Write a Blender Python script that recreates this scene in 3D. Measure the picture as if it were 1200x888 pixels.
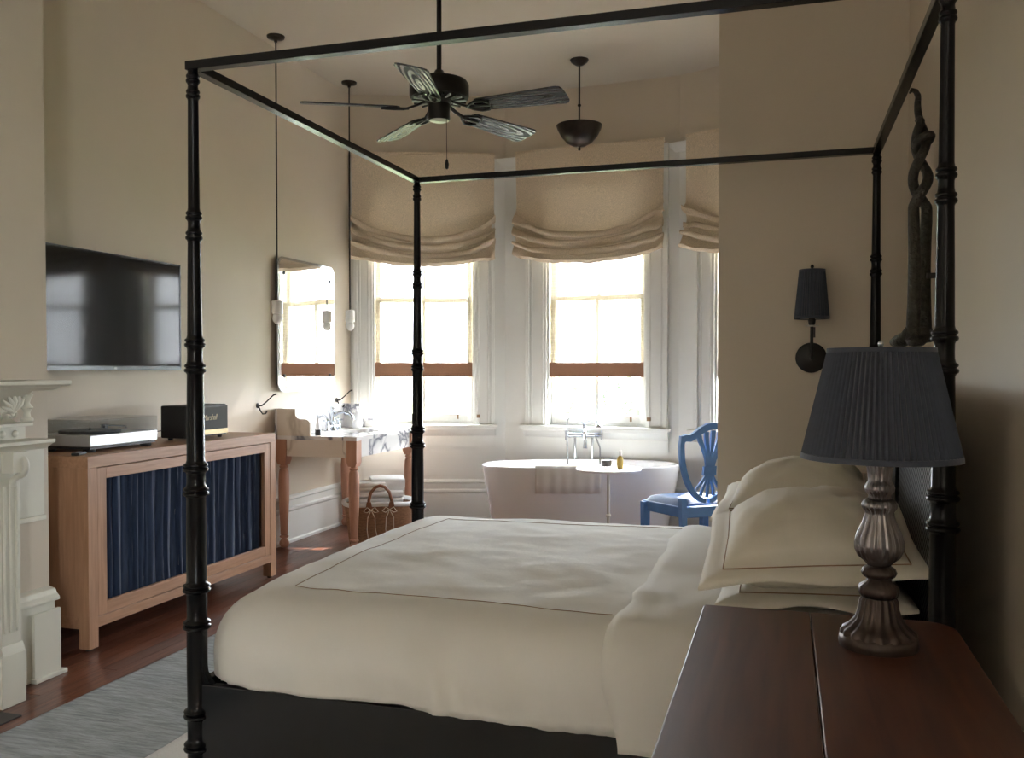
import bpy, math, random
from mathutils import Matrix, Vector, noise
R = math.radians
random.seed(7)
scene = bpy.context.scene
for o in list(bpy.data.objects):
    bpy.data.objects.remove(o)

# ------------------------------------------------------------------ camera
CAM_YAW, CAM_PITCH, CAM_H = 16.88, 1.26, 1.38
cam_d = bpy.data.cameras.new('camera')
cam = bpy.data.objects.new('camera', cam_d)
scene.collection.objects.link(cam)
cam_d.sensor_width = 36.0
cam_d.sensor_fit = 'HORIZONTAL'
cam_d.lens = 36.0 * 1056.6 / 1200.0
cam_d.shift_y = (454.4 - 444.0) / 1200.0
cam_d.clip_start = 0.05
cam.location = (0, 0, CAM_H)
cam.rotation_euler = (R(90 - CAM_PITCH), 0, R(CAM_YAW))
scene.camera = cam

# ------------------------------------------------------------------ sky, sun, exposure
scene.view_settings.view_transform = 'Standard'
scene.view_settings.look = 'None'
scene.view_settings.gamma = 1.0
scene.view_settings.use_curve_mapping = False
scene.view_settings.exposure = 2.05

world = bpy.data.worlds.new('sky')
scene.world = world
world.use_nodes = True
bg = world.node_tree.nodes['Background']
bg.inputs['Color'].default_value = (0.88, 0.94, 1.0, 1)
bg.inputs['Strength'].default_value = 14.0

sun_d = bpy.data.lights.new('sun', 'SUN')
sun_d.energy = 7.0
sun_d.angle = R(0.6)
sun_d.color = (1.0, 0.95, 0.86)
sun = bpy.data.objects.new('sun', sun_d)
scene.collection.objects.link(sun)
sun.rotation_euler = Vector((-0.20, -1.0, -0.66)).to_track_quat('-Z', 'Y').to_euler()


def portal(name, loc, rot_z, w, h):
    d = bpy.data.lights.new(name, 'AREA')
    d.shape = 'RECTANGLE'
    d.size, d.size_y = w, h
    d.cycles.is_portal = True
    o = bpy.data.objects.new(name, d)
    scene.collection.objects.link(o)
    o.location = loc
    o.rotation_euler = (R(-90), 0, rot_z)
    return o


# ------------------------------------------------------------------ materials
MATS = {}


def nodes_of(m):
    return m.node_tree.nodes, m.node_tree.links


def mat(name, col, rough=0.6, metal=0.0, var=0.0, vscale=4.0, bump=0.0, bscale=40.0,
        spec=None, stretch=None, col2=None, coat=0.0, sheen=0.0, detail=4.0, dist=0.0):
    m = bpy.data.materials.new(name)
    m.use_nodes = True
    n, l = nodes_of(m)
    b = n['Principled BSDF']
    b.inputs['Base Color'].default_value = (*col, 1)
    b.inputs['Roughness'].default_value = rough
    b.inputs['Metallic'].default_value = metal
    if spec is not None:
        b.inputs['Specular IOR Level'].default_value = spec
    if coat:
        b.inputs['Coat Weight'].default_value = coat
        b.inputs['Coat Roughness'].default_value = 0.12
    if sheen:
        b.inputs['Sheen Weight'].default_value = sheen
    tc = n.new('ShaderNodeTexCoord')
    mp = n.new('ShaderNodeMapping')
    l.new(tc.outputs['Object'], mp.inputs['Vector'])
    if stretch:
        mp.inputs['Scale'].default_value = stretch
    if var or col2:
        t = n.new('ShaderNodeTexNoise')
        t.inputs['Scale'].default_value = vscale
        t.inputs['Detail'].default_value = detail
        t.inputs['Distortion'].default_value = dist
        l.new(mp.outputs['Vector'], t.inputs['Vector'])
        r = n.new('ShaderNodeValToRGB')
        c2 = col2 or tuple(max(0, c * (1 - var)) for c in col)
        r.color_ramp.elements[0].position = 0.32
        r.color_ramp.elements[1].position = 0.68
        r.color_ramp.elements[0].color = (*c2, 1)
        r.color_ramp.elements[1].color = (*col, 1)
        l.new(t.outputs['Fac'], r.inputs['Fac'])
        l.new(r.outputs['Color'], b.inputs['Base Color'])
    if bump:
        t2 = n.new('ShaderNodeTexNoise')
        t2.inputs['Scale'].default_value = bscale
        t2.inputs['Detail'].default_value = 3
        l.new(mp.outputs['Vector'], t2.inputs['Vector'])
        bp = n.new('ShaderNodeBump')
        bp.inputs['Strength'].default_value = bump
        bp.inputs['Distance'].default_value = 0.01
        l.new(t2.outputs['Fac'], bp.inputs['Height'])
        l.new(bp.outputs['Normal'], b.inputs['Normal'])
    MATS[name] = m
    return m


def wood(name, light, dark, axis='Y', scale=6.0, rough=0.45, per_object=False, ring=False, spec=0.5):
    m = bpy.data.materials.new(name)
    m.use_nodes = True
    n, l = nodes_of(m)
    b = n['Principled BSDF']
    b.inputs['Roughness'].default_value = rough
    b.inputs['Specular IOR Level'].default_value = spec
    tc = n.new('ShaderNodeTexCoord')
    mp = n.new('ShaderNodeMapping')
    sc = {'X': (0.8, 12, 12), 'Y': (12, 0.8, 12), 'Z': (12, 12, 0.8)}[axis]
    mp.inputs['Scale'].default_value = sc
    l.new(tc.outputs['Object'], mp.inputs['Vector'])
    t = n.new('ShaderNodeTexNoise')
    t.inputs['Scale'].default_value = scale
    t.inputs['Detail'].default_value = 5
    t.inputs['Distortion'].default_value = 0.6
    l.new(mp.outputs['Vector'], t.inputs['Vector'])
    r = n.new('ShaderNodeValToRGB')
    r.color_ramp.elements[0].position = 0.3
    r.color_ramp.elements[1].position = 0.7
    r.color_ramp.elements[0].color = (*dark, 1)
    r.color_ramp.elements[1].color = (*light, 1)
    l.new(t.outputs['Fac'], r.inputs['Fac'])
    out = r.outputs['Color']
    if per_object:
        oi = n.new('ShaderNodeObjectInfo')
        h = n.new('ShaderNodeHueSaturation')
        mr = n.new('ShaderNodeMapRange')
        mr.inputs['To Min'].default_value = 0.72
        mr.inputs['To Max'].default_value = 1.25
        l.new(oi.outputs['Random'], mr.inputs['Value'])
        l.new(mr.outputs['Result'], h.inputs['Value'])
        l.new(out, h.inputs['Color'])
        out = h.outputs['Color']
    l.new(out, b.inputs['Base Color'])
    bp = n.new('ShaderNodeBump')
    bp.inputs['Strength'].default_value = 0.08
    bp.inputs['Distance'].default_value = 0.005
    l.new(t.outputs['Fac'], bp.inputs['Height'])
    l.new(bp.outputs['Normal'], b.inputs['Normal'])
    MATS[name] = m
    return m


def marble(name, base, vein):
    m = bpy.data.materials.new(name)
    m.use_nodes = True
    n, l = nodes_of(m)
    b = n['Principled BSDF']
    b.inputs['Roughness'].default_value = 0.22
    tc = n.new('ShaderNodeTexCoord')
    t = n.new('ShaderNodeTexNoise')
    t.inputs['Scale'].default_value = 2.2
    t.inputs['Detail'].default_value = 5
    t.inputs['Distortion'].default_value = 0.9
    l.new(tc.outputs['Object'], t.inputs['Vector'])
    r = n.new('ShaderNodeValToRGB')
    e = r.color_ramp.elements
    e[0].position, e[0].color = 0.465, (*base, 1)
    e[1].position, e[1].color = 0.535, (*base, 1)
    k = e.new(0.497)
    k.color = (*vein, 1)
    k2 = e.new(0.485)
    k2.color = (*[0.5 * (a + c) for a, c in zip(base, vein)], 1)
    l.new(t.outputs['Fac'], r.inputs['Fac'])
    l.new(r.outputs['Color'], b.inputs['Base Color'])
    MATS[name] = m
    return m


def thin(name, col, transp, transl, rough=0.9, stripe=None, weave=0.0):
    """light-passing cloth or reed sheet: diffuse + translucent + open gaps"""
    m = bpy.data.materials.new(name)
    m.use_nodes = True
    n, l = nodes_of(m)
    n.remove(n['Principled BSDF'])
    out = n['Material Output']
    d = n.new('ShaderNodeBsdfDiffuse')
    tr = n.new('ShaderNodeBsdfTranslucent')
    tp = n.new('ShaderNodeBsdfTransparent')
    mx = n.new('ShaderNodeMixShader')
    mx2 = n.new('ShaderNodeMixShader')
    mx.inputs[0].default_value = transl
    mx2.inputs[0].default_value = transp
    tc = n.new('ShaderNodeTexCoord')
    src = None
    if stripe:
        mp = n.new('ShaderNodeMapping')
        mp.inputs['Scale'].default_value = stripe
        l.new(tc.outputs['Object'], mp.inputs['Vector'])
        t = n.new('ShaderNodeTexNoise')
        t.inputs['Scale'].default_value = 1.0
        t.inputs['Detail'].default_value = 2
        l.new(mp.outputs['Vector'], t.inputs['Vector'])
        r = n.new('ShaderNodeValToRGB')
        r.color_ramp.elements[0].position = 0.35
        r.color_ramp.elements[1].position = 0.65
        r.color_ramp.elements[0].color = (*[c * 0.72 for c in col], 1)
        r.color_ramp.elements[1].color = (*col, 1)
        l.new(t.outputs['Fac'], r.inputs['Fac'])
        l.new(r.outputs['Color'], d.inputs['Color'])
        l.new(r.outputs['Color'], tr.inputs['Color'])
        if weave:
            bp = n.new('ShaderNodeBump')
            bp.inputs['Strength'].default_value = weave
            bp.inputs['Distance'].default_value = 0.004
            l.new(t.outputs['Fac'], bp.inputs['Height'])
            l.new(bp.outputs['Normal'], d.inputs['Normal'])
    else:
        d.inputs['Color'].default_value = (*col, 1)
        tr.inputs['Color'].default_value = (*col, 1)
    l.new(d.outputs[0], mx.inputs[1])
    l.new(tr.outputs[0], mx.inputs[2])
    l.new(mx.outputs[0], mx2.inputs[1])
    l.new(tp.outputs[0], mx2.inputs[2])
    l.new(mx2.outputs[0], out.inputs['Surface'])
    MATS[name] = m
    return m


def pane_mat(name, gloss=0.035, tint=(1, 1, 1)):
    m = bpy.data.materials.new(name)
    m.use_nodes = True
    n, l = nodes_of(m)
    n.remove(n['Principled BSDF'])
    tp = n.new('ShaderNodeBsdfTransparent')
    tp.inputs['Color'].default_value = (*tint, 1)
    g = n.new('ShaderNodeBsdfGlossy')
    g.inputs['Roughness'].default_value = 0.02
    mx = n.new('ShaderNodeMixShader')
    lw = n.new('ShaderNodeLayerWeight')
    pw = n.new('ShaderNodeMath')
    pw.operation = 'POWER'
    pw.inputs[1].default_value = 4.0
    ma = n.new('ShaderNodeMath')
    ma.operation = 'MULTIPLY_ADD'
    ma.inputs[1].default_value = 0.7
    ma.inputs[2].default_value = gloss
    l.new(lw.outputs['Facing'], pw.inputs[0])
    l.new(pw.outputs[0], ma.inputs[0])
    l.new(ma.outputs[0], mx.inputs[0])
    l.new(tp.outputs[0], mx.inputs[1])
    l.new(g.outputs[0], mx.inputs[2])
    l.new(mx.outputs[0], n['Material Output'].inputs['Surface'])
    MATS[name] = m
    return m


mat('cream_paint', (0.605, 0.525, 0.42), 0.55, var=0.05, vscale=1.2, bump=0.03, bscale=60)
mat('ceiling_paint', (0.54, 0.485, 0.395), 0.7, var=0.03, vscale=1.0)
mat('white_paint', (0.75, 0.75, 0.715), 0.4, var=0.04, vscale=2.0)
mat('mantel_paint', (0.72, 0.70, 0.60), 0.42, var=0.05, vscale=3.0)
wood('floor_wood', (0.20, 0.075, 0.045), (0.10, 0.034, 0.02), 'Y', 5.0, 0.28, per_object=True)
mat('subfloor', (0.02, 0.01, 0.006), 0.8)
mat('hearth_stone', (0.06, 0.05, 0.045), 0.5, var=0.3, vscale=8)
wood('oak', (0.50, 0.29, 0.175), (0.38, 0.205, 0.115), 'Z', 5.0, 0.42)
wood('oak_x', (0.50, 0.29, 0.175), (0.38, 0.205, 0.115), 'Y', 5.0, 0.42)
wood('pink_wood', (0.52, 0.29, 0.20), (0.42, 0.22, 0.145), 'Z', 4.0, 0.45)
wood('mahogany', (0.115, 0.04, 0.019), (0.06, 0.02, 0.011), 'Y', 2.5, 0.42)
mat('black_lacquer', (0.004, 0.004, 0.005), 0.26, spec=0.25)
mat('black_panel', (0.006, 0.006, 0.008), 0.24, spec=0.6)
mat('black_metal', (0.012, 0.011, 0.010), 0.4, metal=0.3)
mat('bronze', (0.035, 0.026, 0.02), 0.35, metal=0.7, var=0.4, vscale=25)
mat('dark_resin', (0.045, 0.04, 0.028), 0.45, var=0.6, vscale=45, bump=1.0, bscale=90)
mat('navy_fabric', (0.035, 0.062, 0.13), 0.85, var=0.35, vscale=60, stretch=(1, 1, 0.15), sheen=0.3)
mat('shade_fabric', (0.050, 0.060, 0.085), 0.8, var=0.15, vscale=80, sheen=0.2)
mat('shade_lining', (0.6, 0.57, 0.5), 0.8)
mat('duvet_cotton', (0.80, 0.785, 0.74), 0.8, var=0.03, vscale=3, bump=0.22, bscale=11, sheen=0.15)
mat('pillow_cotton', (0.74, 0.69, 0.59), 0.8, var=0.04, vscale=4, bump=0.12, bscale=22, sheen=0.15)
mat('tan_stitch', (0.30, 0.18, 0.10), 0.8)
mat('towel_white', (0.86, 0.86, 0.86), 0.95, bump=0.5, bscale=240, sheen=0.4)
mat('towel_cream', (0.88, 0.86, 0.82), 0.95, bump=0.5, bscale=240, var=0.06, vscale=9)
mat('porcelain', (0.86, 0.86, 0.87), 0.12, coat=0.3)
mat('chrome', (0.62, 0.67, 0.74), 0.10, metal=1.0)
mat('silver_plastic', (0.55, 0.57, 0.58), 0.32, metal=0.6)
mat('black_plastic', (0.012, 0.012, 0.013), 0.45)
mat('tv_screen', (0.012, 0.012, 0.013), 0.07, spec=0.38)
mat('tv_edge', (0.06, 0.06, 0.065), 0.25, metal=0.8)
mat('mirror_glass', (0.94, 0.95, 0.95), 0.015, metal=1.0)
mat('blue_paint', (0.10, 0.26, 0.60), 0.38, var=0.14, vscale=12)
mat('blue_leather', (0.03, 0.085, 0.22), 0.55, spec=0.25, bump=0.1, bscale=80)
mat('grille_cloth', (0.06, 0.062, 0.055), 0.7, var=0.4, vscale=300)
mat('brass', (0.42, 0.33, 0.19), 0.45, metal=0.8)
mat('gold_print', (0.55, 0.45, 0.27), 0.5)
mat('white_enamel', (0.85, 0.84, 0.81), 0.35)
mat('bulb_glass', (0.9, 0.9, 0.88), 0.2)
mat('candle_grey', (0.22, 0.20, 0.18), 0.25)
mat('amber_oil', (0.62, 0.43, 0.10), 0.12)
mat('leather_tan', (0.22, 0.085, 0.035), 0.5)
mat('ribbon', (0.78, 0.70, 0.58), 0.8)
mat('wicker', (0.42, 0.23, 0.125), 0.7, var=0.4, vscale=40, stretch=(1, 1, 4))
mat('mercury_glass', (0.30, 0.275, 0.28), 0.25, metal=0.75, var=0.45, vscale=22)
mat('aged_bronze', (0.085, 0.06, 0.05), 0.38, metal=0.6, var=0.4, vscale=25)
mat('pale_metal', (0.62, 0.61, 0.55), 0.4, metal=0.4)
mat('rug_grey', (0.52, 0.56, 0.58), 0.95, var=0.42, vscale=22, stretch=(0.35, 2.6, 1), bump=0.7, bscale=90, detail=6)
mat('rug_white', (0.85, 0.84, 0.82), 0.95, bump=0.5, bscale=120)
mat('grass', (0.16, 0.22, 0.09), 0.9, var=0.3, vscale=2)
mat('leaf', (0.20, 0.25, 0.17), 0.6, var=0.4, vscale=3)
mat('bark', (0.12, 0.09, 0.065), 0.9, var=0.4, vscale=9)
mat('window_hardware', (0.25, 0.16, 0.09), 0.4, metal=0.6)
marble('marble', (0.78, 0.77, 0.76), (0.16, 0.17, 0.21))
marble('marble_warm', (0.72, 0.66, 0.585), (0.50, 0.44, 0.37))
thin('roman_linen', (0.78, 0.65, 0.49), 0.0, 0.025, stripe=(320, 320, 110), weave=0.12)
thin('reed_shade', (0.50, 0.43, 0.31), 0.16, 0.02, stripe=(6, 6, 260))
thin('reed_hem', (0.36, 0.205, 0.135), 0.0, 0.10, stripe=(160, 160, 160))
thin('reed_cord', (0.45, 0.40, 0.30), 0.0, 0.1)
pane_mat('window_glass')
pane_mat('clear_acrylic', tint=(0.93, 0.94, 0.94))
pane_mat('clear_glass', tint=(0.95, 0.95, 0.95))


def blade_mat():
    m = bpy.data.materials.new('fan_blade_wood')
    m.use_nodes = True
    n, l = nodes_of(m)
    b = n['Principled BSDF']
    tc = n.new('ShaderNodeTexCoord')
    mp = n.new('ShaderNodeMapping')
    mp.inputs['Scale'].default_value = (0.75, 4.6, 1.0)
    mp.inputs['Location'].default_value = (-0.30, 0.05, 0)
    w = n.new('ShaderNodeTexWave')
    w.wave_type = 'RINGS'
    w.rings_direction = 'Z'
    w.inputs['Scale'].default_value = 3.6
    w.inputs['Distortion'].default_value = 1.6
    w.inputs['Detail'].default_value = 2.0
    w.inputs['Detail Scale'].default_value = 1.2
    l.new(tc.outputs['Object'], mp.inputs['Vector'])
    l.new(mp.outputs['Vector'], w.inputs['Vector'])
    r = n.new('ShaderNodeValToRGB')
    r.color_ramp.elements[0].position = 0.25
    r.color_ramp.elements[1].position = 0.55
    r.color_ramp.elements[0].color = (0.62, 0.62, 0.62, 1)
    r.color_ramp.elements[1].color = (0.20, 0.20, 0.20, 1)
    l.new(w.outputs['Color'], r.inputs['Fac'])
    l.new(r.outputs['Color'], b.inputs['Roughness'])
    b.inputs['Base Color'].default_value = (0.018, 0.021, 0.032, 1)
    bp = n.new('ShaderNodeBump')
    bp.inputs['Strength'].default_value = 0.15
    bp.inputs['Distance'].default_value = 0.003
    l.new(w.outputs['Fac'], bp.inputs['Height'])
    l.new(bp.outputs['Normal'], b.inputs['Normal'])
    b.inputs['Specular IOR Level'].default_value = 0.9
    MATS['fan_blade_wood'] = m


def cane_mat():
    m = bpy.data.materials.new('black_cane')
    m.use_nodes = True
    n, l = nodes_of(m)
    b = n['Principled BSDF']
    b.inputs['Base Color'].default_value = (0.008, 0.008, 0.009, 1)
    b.inputs['Roughness'].default_value = 0.35
    tc = n.new('ShaderNodeTexCoord')
    mp = n.new('ShaderNodeMapping')
    mp.inputs['Rotation'].default_value = (R(40), 0, 0)
    w = n.new('ShaderNodeTexWave')
    w.bands_direction = 'Z'
    w.inputs['Scale'].default_value = 17
    l.new(tc.outputs['Object'], mp.inputs['Vector'])
    l.new(mp.outputs['Vector'], w.inputs['Vector'])
    bp = n.new('ShaderNodeBump')
    bp.inputs['Strength'].default_value = 1.0
    bp.inputs['Distance'].default_value = 0.012
    l.new(w.outputs['Fac'], bp.inputs['Height'])
    l.new(bp.outputs['Normal'], b.inputs['Normal'])
    MATS['black_cane'] = m


blade_mat()
cane_mat()


# ------------------------------------------------------------------ mesh helpers
def world_matrix(o):
    m = Matrix.Identity(4)
    while o is not None:
        m = o.matrix_basis @ m
        o = o.parent
    return m


class MB:
    def __init__(self):
        self.v, self.f = [], []

    def add(self, vs, fs):
        k = len(self.v)
        self.v += [tuple(p) for p in vs]
        self.f += [tuple(i + k for i in q) for q in fs]
        return self

    def box(self, x0, x1, y0, y1, z0, z1):
        return self.add([(x0, y0, z0), (x1, y0, z0), (x1, y1, z0), (x0, y1, z0),
                         (x0, y0, z1), (x1, y0, z1), (x1, y1, z1), (x0, y1, z1)],
                        [(3, 2, 1, 0), (4, 5, 6, 7), (0, 1, 5, 4), (1, 2, 6, 5), (2, 3, 7, 6), (3, 0, 4, 7)])

    def lathe(self, prof, n=24, c=(0, 0, 0), flutes=0, depth=0.0, cap=True, sx=1.0, sy=1.0):
        vs, fs = [], []
        for r, z in prof:
            for i in range(n):
                a = 2 * math.pi * i / n
                rr = r * (1 + (depth * math.cos(flutes * a) if flutes else 0))
                vs.append((c[0] + sx * rr * math.cos(a), c[1] + sy * rr * math.sin(a), c[2] + z))
        m = len(prof)
        for j in range(m - 1):
            for i in range(n):
                k = (i + 1) % n
                fs.append((j * n + i, j * n + k, (j + 1) * n + k, (j + 1) * n + i))
        if cap:
            fs.append(tuple(range(n - 1, -1, -1)))
            fs.append(tuple((m - 1) * n + i for i in range(n)))
        return self.add(vs, fs)

    def tube(self, pts, rad, n=8, closed=False, flat=1.0):
        P = [Vector(p) for p in pts]
        m = len(P)
        rs = rad if isinstance(rad, (list, tuple)) else [rad] * m
        vs, fs = [], []
        prev = None
        for i in range(m):
            if closed:
                t = P[(i + 1) % m] - P[i - 1]
            else:
                t = P[min(i + 1, m - 1)] - P[max(i - 1, 0)]
            t.normalize()
            if prev is None:
                up = Vector((0, 0, 1)) if abs(t.z) < 0.9 else Vector((1, 0, 0))
                a = t.cross(up).normalized()
            else:
                a = (prev - t * prev.dot(t)).normalized()
            prev = a
            b = t.cross(a)
            for k in range(n):
                w = 2 * math.pi * k / n
                vs.append(P[i] + (a * math.cos(w) + b * math.sin(w) * flat) * rs[i])
        for i in range(m if closed else m - 1):
            j = (i + 1) % m
            for k in range(n):
                q = (k + 1) % n
                fs.append((i * n + k, i * n + q, j * n + q, j * n + k))
        if not closed:
            fs.append(tuple(range(n - 1, -1, -1)))
            fs.append(tuple((m - 1) * n + k for k in range(n)))
        return self.add(vs, fs)

    def prism(self, poly, a0, a1, axis='Y'):
        """poly: list of 2d points; axis: extrusion axis. X: (y,z)  Y: (x,z)  Z: (x,y)"""
        n = len(poly)

        def mk(p, a):
            return {'X': (a, p[0], p[1]), 'Y': (p[0], a, p[1]), 'Z': (p[0], p[1], a)}[axis]
        vs = [mk(p, a0) for p in poly] + [mk(p, a1) for p in poly]
        fs = [tuple(range(n - 1, -1, -1)), tuple(range(n, 2 * n))]
        for i in range(n):
            j = (i + 1) % n
            fs.append((i, j, n + j, n + i))
        return self.add(vs, fs)

    def grid(self, rows, closed_u=False):
        m, n = len(rows), len(rows[0])
        vs = [p for r_ in rows for p in r_]
        fs = []
        for j in range(m - 1):
            for i in range(n if closed_u else n - 1):
                k = (i + 1) % n
                fs.append((j * n + i, j * n + k, (j + 1) * n + k, (j + 1) * n + i))
        return self.add(vs, fs)

    def xform(self, M):
        self.v = [tuple(M @ Vector(p)) for p in self.v]
        return self

    def build(self, name, material, parent=None, smooth=None, bevel=0.0, world=False, solid=0.0, sub=0):
        vs = self.v
        if world and parent is not None:
            inv = world_matrix(parent).inverted()
            vs = [tuple(inv @ Vector(p)) for p in vs]
        me = bpy.data.meshes.new(name)
        me.from_pydata(vs, [], self.f)
        me.validate()
        import bmesh
        bm = bmesh.new()
        bm.from_mesh(me)
        bmesh.ops.recalc_face_normals(bm, faces=bm.faces)
        bm.to_mesh(me)
        bm.free()
        me.materials.append(MATS[material])
        o = bpy.data.objects.new(name, me)
        scene.collection.objects.link(o)
        if parent is not None:
            o.parent = parent
        if smooth is not None:
            me.shade_smooth()
            me.set_sharp_from_angle(angle=R(smooth))
        if solid:
            s = o.modifiers.new('solid', 'SOLIDIFY')
            s.thickness = solid
            s.offset = 0
        if bevel:
            b = o.modifiers.new('bevel', 'BEVEL')
            b.width = bevel
            b.segments = 2
            b.limit_method = 'ANGLE'
            b.angle_limit = R(40)
        if sub:
            s = o.modifiers.new('sub', 'SUBSURF')
            s.levels = s.render_levels = sub
        return o


def bx(*a):
    return MB().box(*a)


def tag(o, label, cat, group=None, kind=None):
    o['label'] = label
    o['category'] = cat
    if group:
        o['group'] = group
    if kind:
        o['kind'] = kind
    return o


def thing(name, label, cat, loc=(0, 0, 0), rz=0.0, group=None):
    o = bpy.data.objects.new(name, None)
    scene.collection.objects.link(o)
    o.empty_display_size = 0.1
    o.location = loc
    o.rotation_euler = (0, 0, rz)
    return tag(o, label, cat, group)


def struct(o, label=None, cat=None):
    o['kind'] = 'structure'
    if label:
        o['label'] = label
    if cat:
        o['category'] = cat
    return o


def place(o, loc):
    """give a single-mesh thing built in world coordinates an origin at loc"""
    o.data.transform(Matrix.Translation(-Vector(loc)))
    o.location = loc
    return o


def smoothstep(a, b, x):
    t = min(1, max(0, (x - a) / (b - a)))
    return t * t * (3 - 2 * t)


# ------------------------------------------------------------------ room shell
XL, XR, YB, ZC = -3.76, 0.545, -2.4, 3.83
YP = 4.62                                   # partition face
V = [(-3.76, 7.37), (-2.44, 7.83), (-0.862, 7.68), (0.52, 7.09)]

fl = struct(bx(XL - .2, XR + .2, YB - .2, 8.1, -0.10, -0.018).build('floor', 'subfloor'),
            'dark red brown wooden plank floor', 'floor')
plank_meshes = []
PW = 0.0843
rows_n = 51
L0 = (8.1 - YB) / 5
pm = bx(0.0006, PW - 0.0006, 0.001, L0 - 0.001, -0.018, 0).build('plank', 'floor_wood', fl)
pm.location = (XL, YB - 0.2, 0)
for i in range(rows_n):
    off = random.uniform(-0.9, 0.0)
    for j in range(6):
        y = YB + off + j * L0
        if y > 8.05 or len(fl.children) > 298:
            continue
        if i == 0 and j == 0:
            pm.location = (XL, y, 0)
            continue
        c = pm.copy()
        scene.collection.objects.link(c)
        c.parent = fl
        c.location = (XL + i * PW, y, 0)

struct(bx(XL - .3, XR + .3, YB - .3, 8.1, ZC, ZC + .15).build('ceiling', 'ceiling_paint'),
       'plain cream plaster ceiling', 'ceiling')
struct(bx(XL - .2, XL, YB - .2, 7.45, -0.1, ZC).build('wall_left', 'cream_paint'),
       'cream painted wall with television, mirror and media cabinet', 'wall')
struct(bx(-0.325, XR, YP, YP + .16, -0.1, ZC).build('wall_partition', 'cream_paint'),
       'short cream partition wall carrying the sconce', 'wall')
# wall behind the viewer; window added in the right wall as unseen fill light
struct(bx(XL, XR, YB - .2, YB, -0.1, ZC).build('wall_back', 'cream_paint'), 'plain cream wall behind the viewer', 'wall')
WB = (-2.25, -1.55, 0.6, 3.0)               # y0, y1, z0, z1
m = MB()
m.box(XR, XR + .2, YB - .2, WB[0], -0.1, ZC).box(XR, XR + .2, WB[1], 7.3, -0.1, ZC)
m.box(XR, XR + .2, WB[0], WB[1], -0.1, WB[2]).box(XR, XR + .2, WB[0], WB[1], WB[3], ZC)
struct(m.build('wall_right', 'cream_paint'), 'cream painted wall behind the black headboard', 'wall')
m = MB()
ym = (WB[0] + WB[1]) / 2
for y in (WB[0], ym - .03, WB[1] - .06):
    m.box(XR + .06, XR + .12, y, y + .06, WB[2], WB[3])
for z in (WB[2], 1.75, WB[3] - .06):
    m.box(XR + .06, XR + .12, WB[0], WB[1], z, z + .06)
w4 = struct(m.build('window_4', 'white_paint'), 'white framed window added behind the viewer as fill light', 'window')
for y0, y1 in ((WB[0] + .06, ym - .03), (ym + .03, WB[1] - .06)):
    for z0, z1 in ((WB[2] + .06, 1.75), (1.81, WB[3] - .06)):
        bx(XR + .088, XR + .094, y0, y1, z0, z1).build('pane', 'window_glass', w4)
portal('sky_portal', (XR + .25, ym, (WB[2] + WB[3]) / 2), R(-90), WB[1] - WB[0] + .1, WB[3] - WB[2] + .1)
# chimney breast
struct(bx(XL, -3.2, 1.0, 3.295, 0, ZC).build('wall_chimney', 'cream_paint'),
       'cream chimney breast projecting above the white mantelpiece', 'wall')


def skirting(name, p0, p1, label):
    """tall moulded skirting: local x along, room on -y"""
    a, b = Vector((*p0, 0)), Vector((*p1, 0))
    d = b - a
    m = MB()
    L = d.length
    prof = [(0, 0), (-0.030, 0), (-0.030, 0.02), (-0.022, 0.03), (-0.022, 0.245), (-0.034, 0.26),
            (-0.034, 0.275), (-0.020, 0.285), (-0.020, 0.335), (-0.030, 0.345), (-0.028, 0.358), (-0.006, 0.372), (0, 0.372)]
    m.prism([(y, z) for y, z in prof], 0, L, 'X')
    M = Matrix.Translation(a) @ Matrix.Rotation(math.atan2(d.y, d.x), 4, 'Z')
    o = m.xform(M).build(name, 'white_paint', smooth=30)
    return struct(o, label, 'baseboard')


skirting('baseboard_left', (XL, 3.30), (XL, 7.37), 'tall white moulded skirting along the left wall')
skirting('baseboard_partition', (-0.325, YP), (XR, YP), 'white moulded skirting on the partition wall')
skirting('baseboard_right', (XR, YP), (XR, YB), 'white moulded skirting along the headboard wall')


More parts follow.
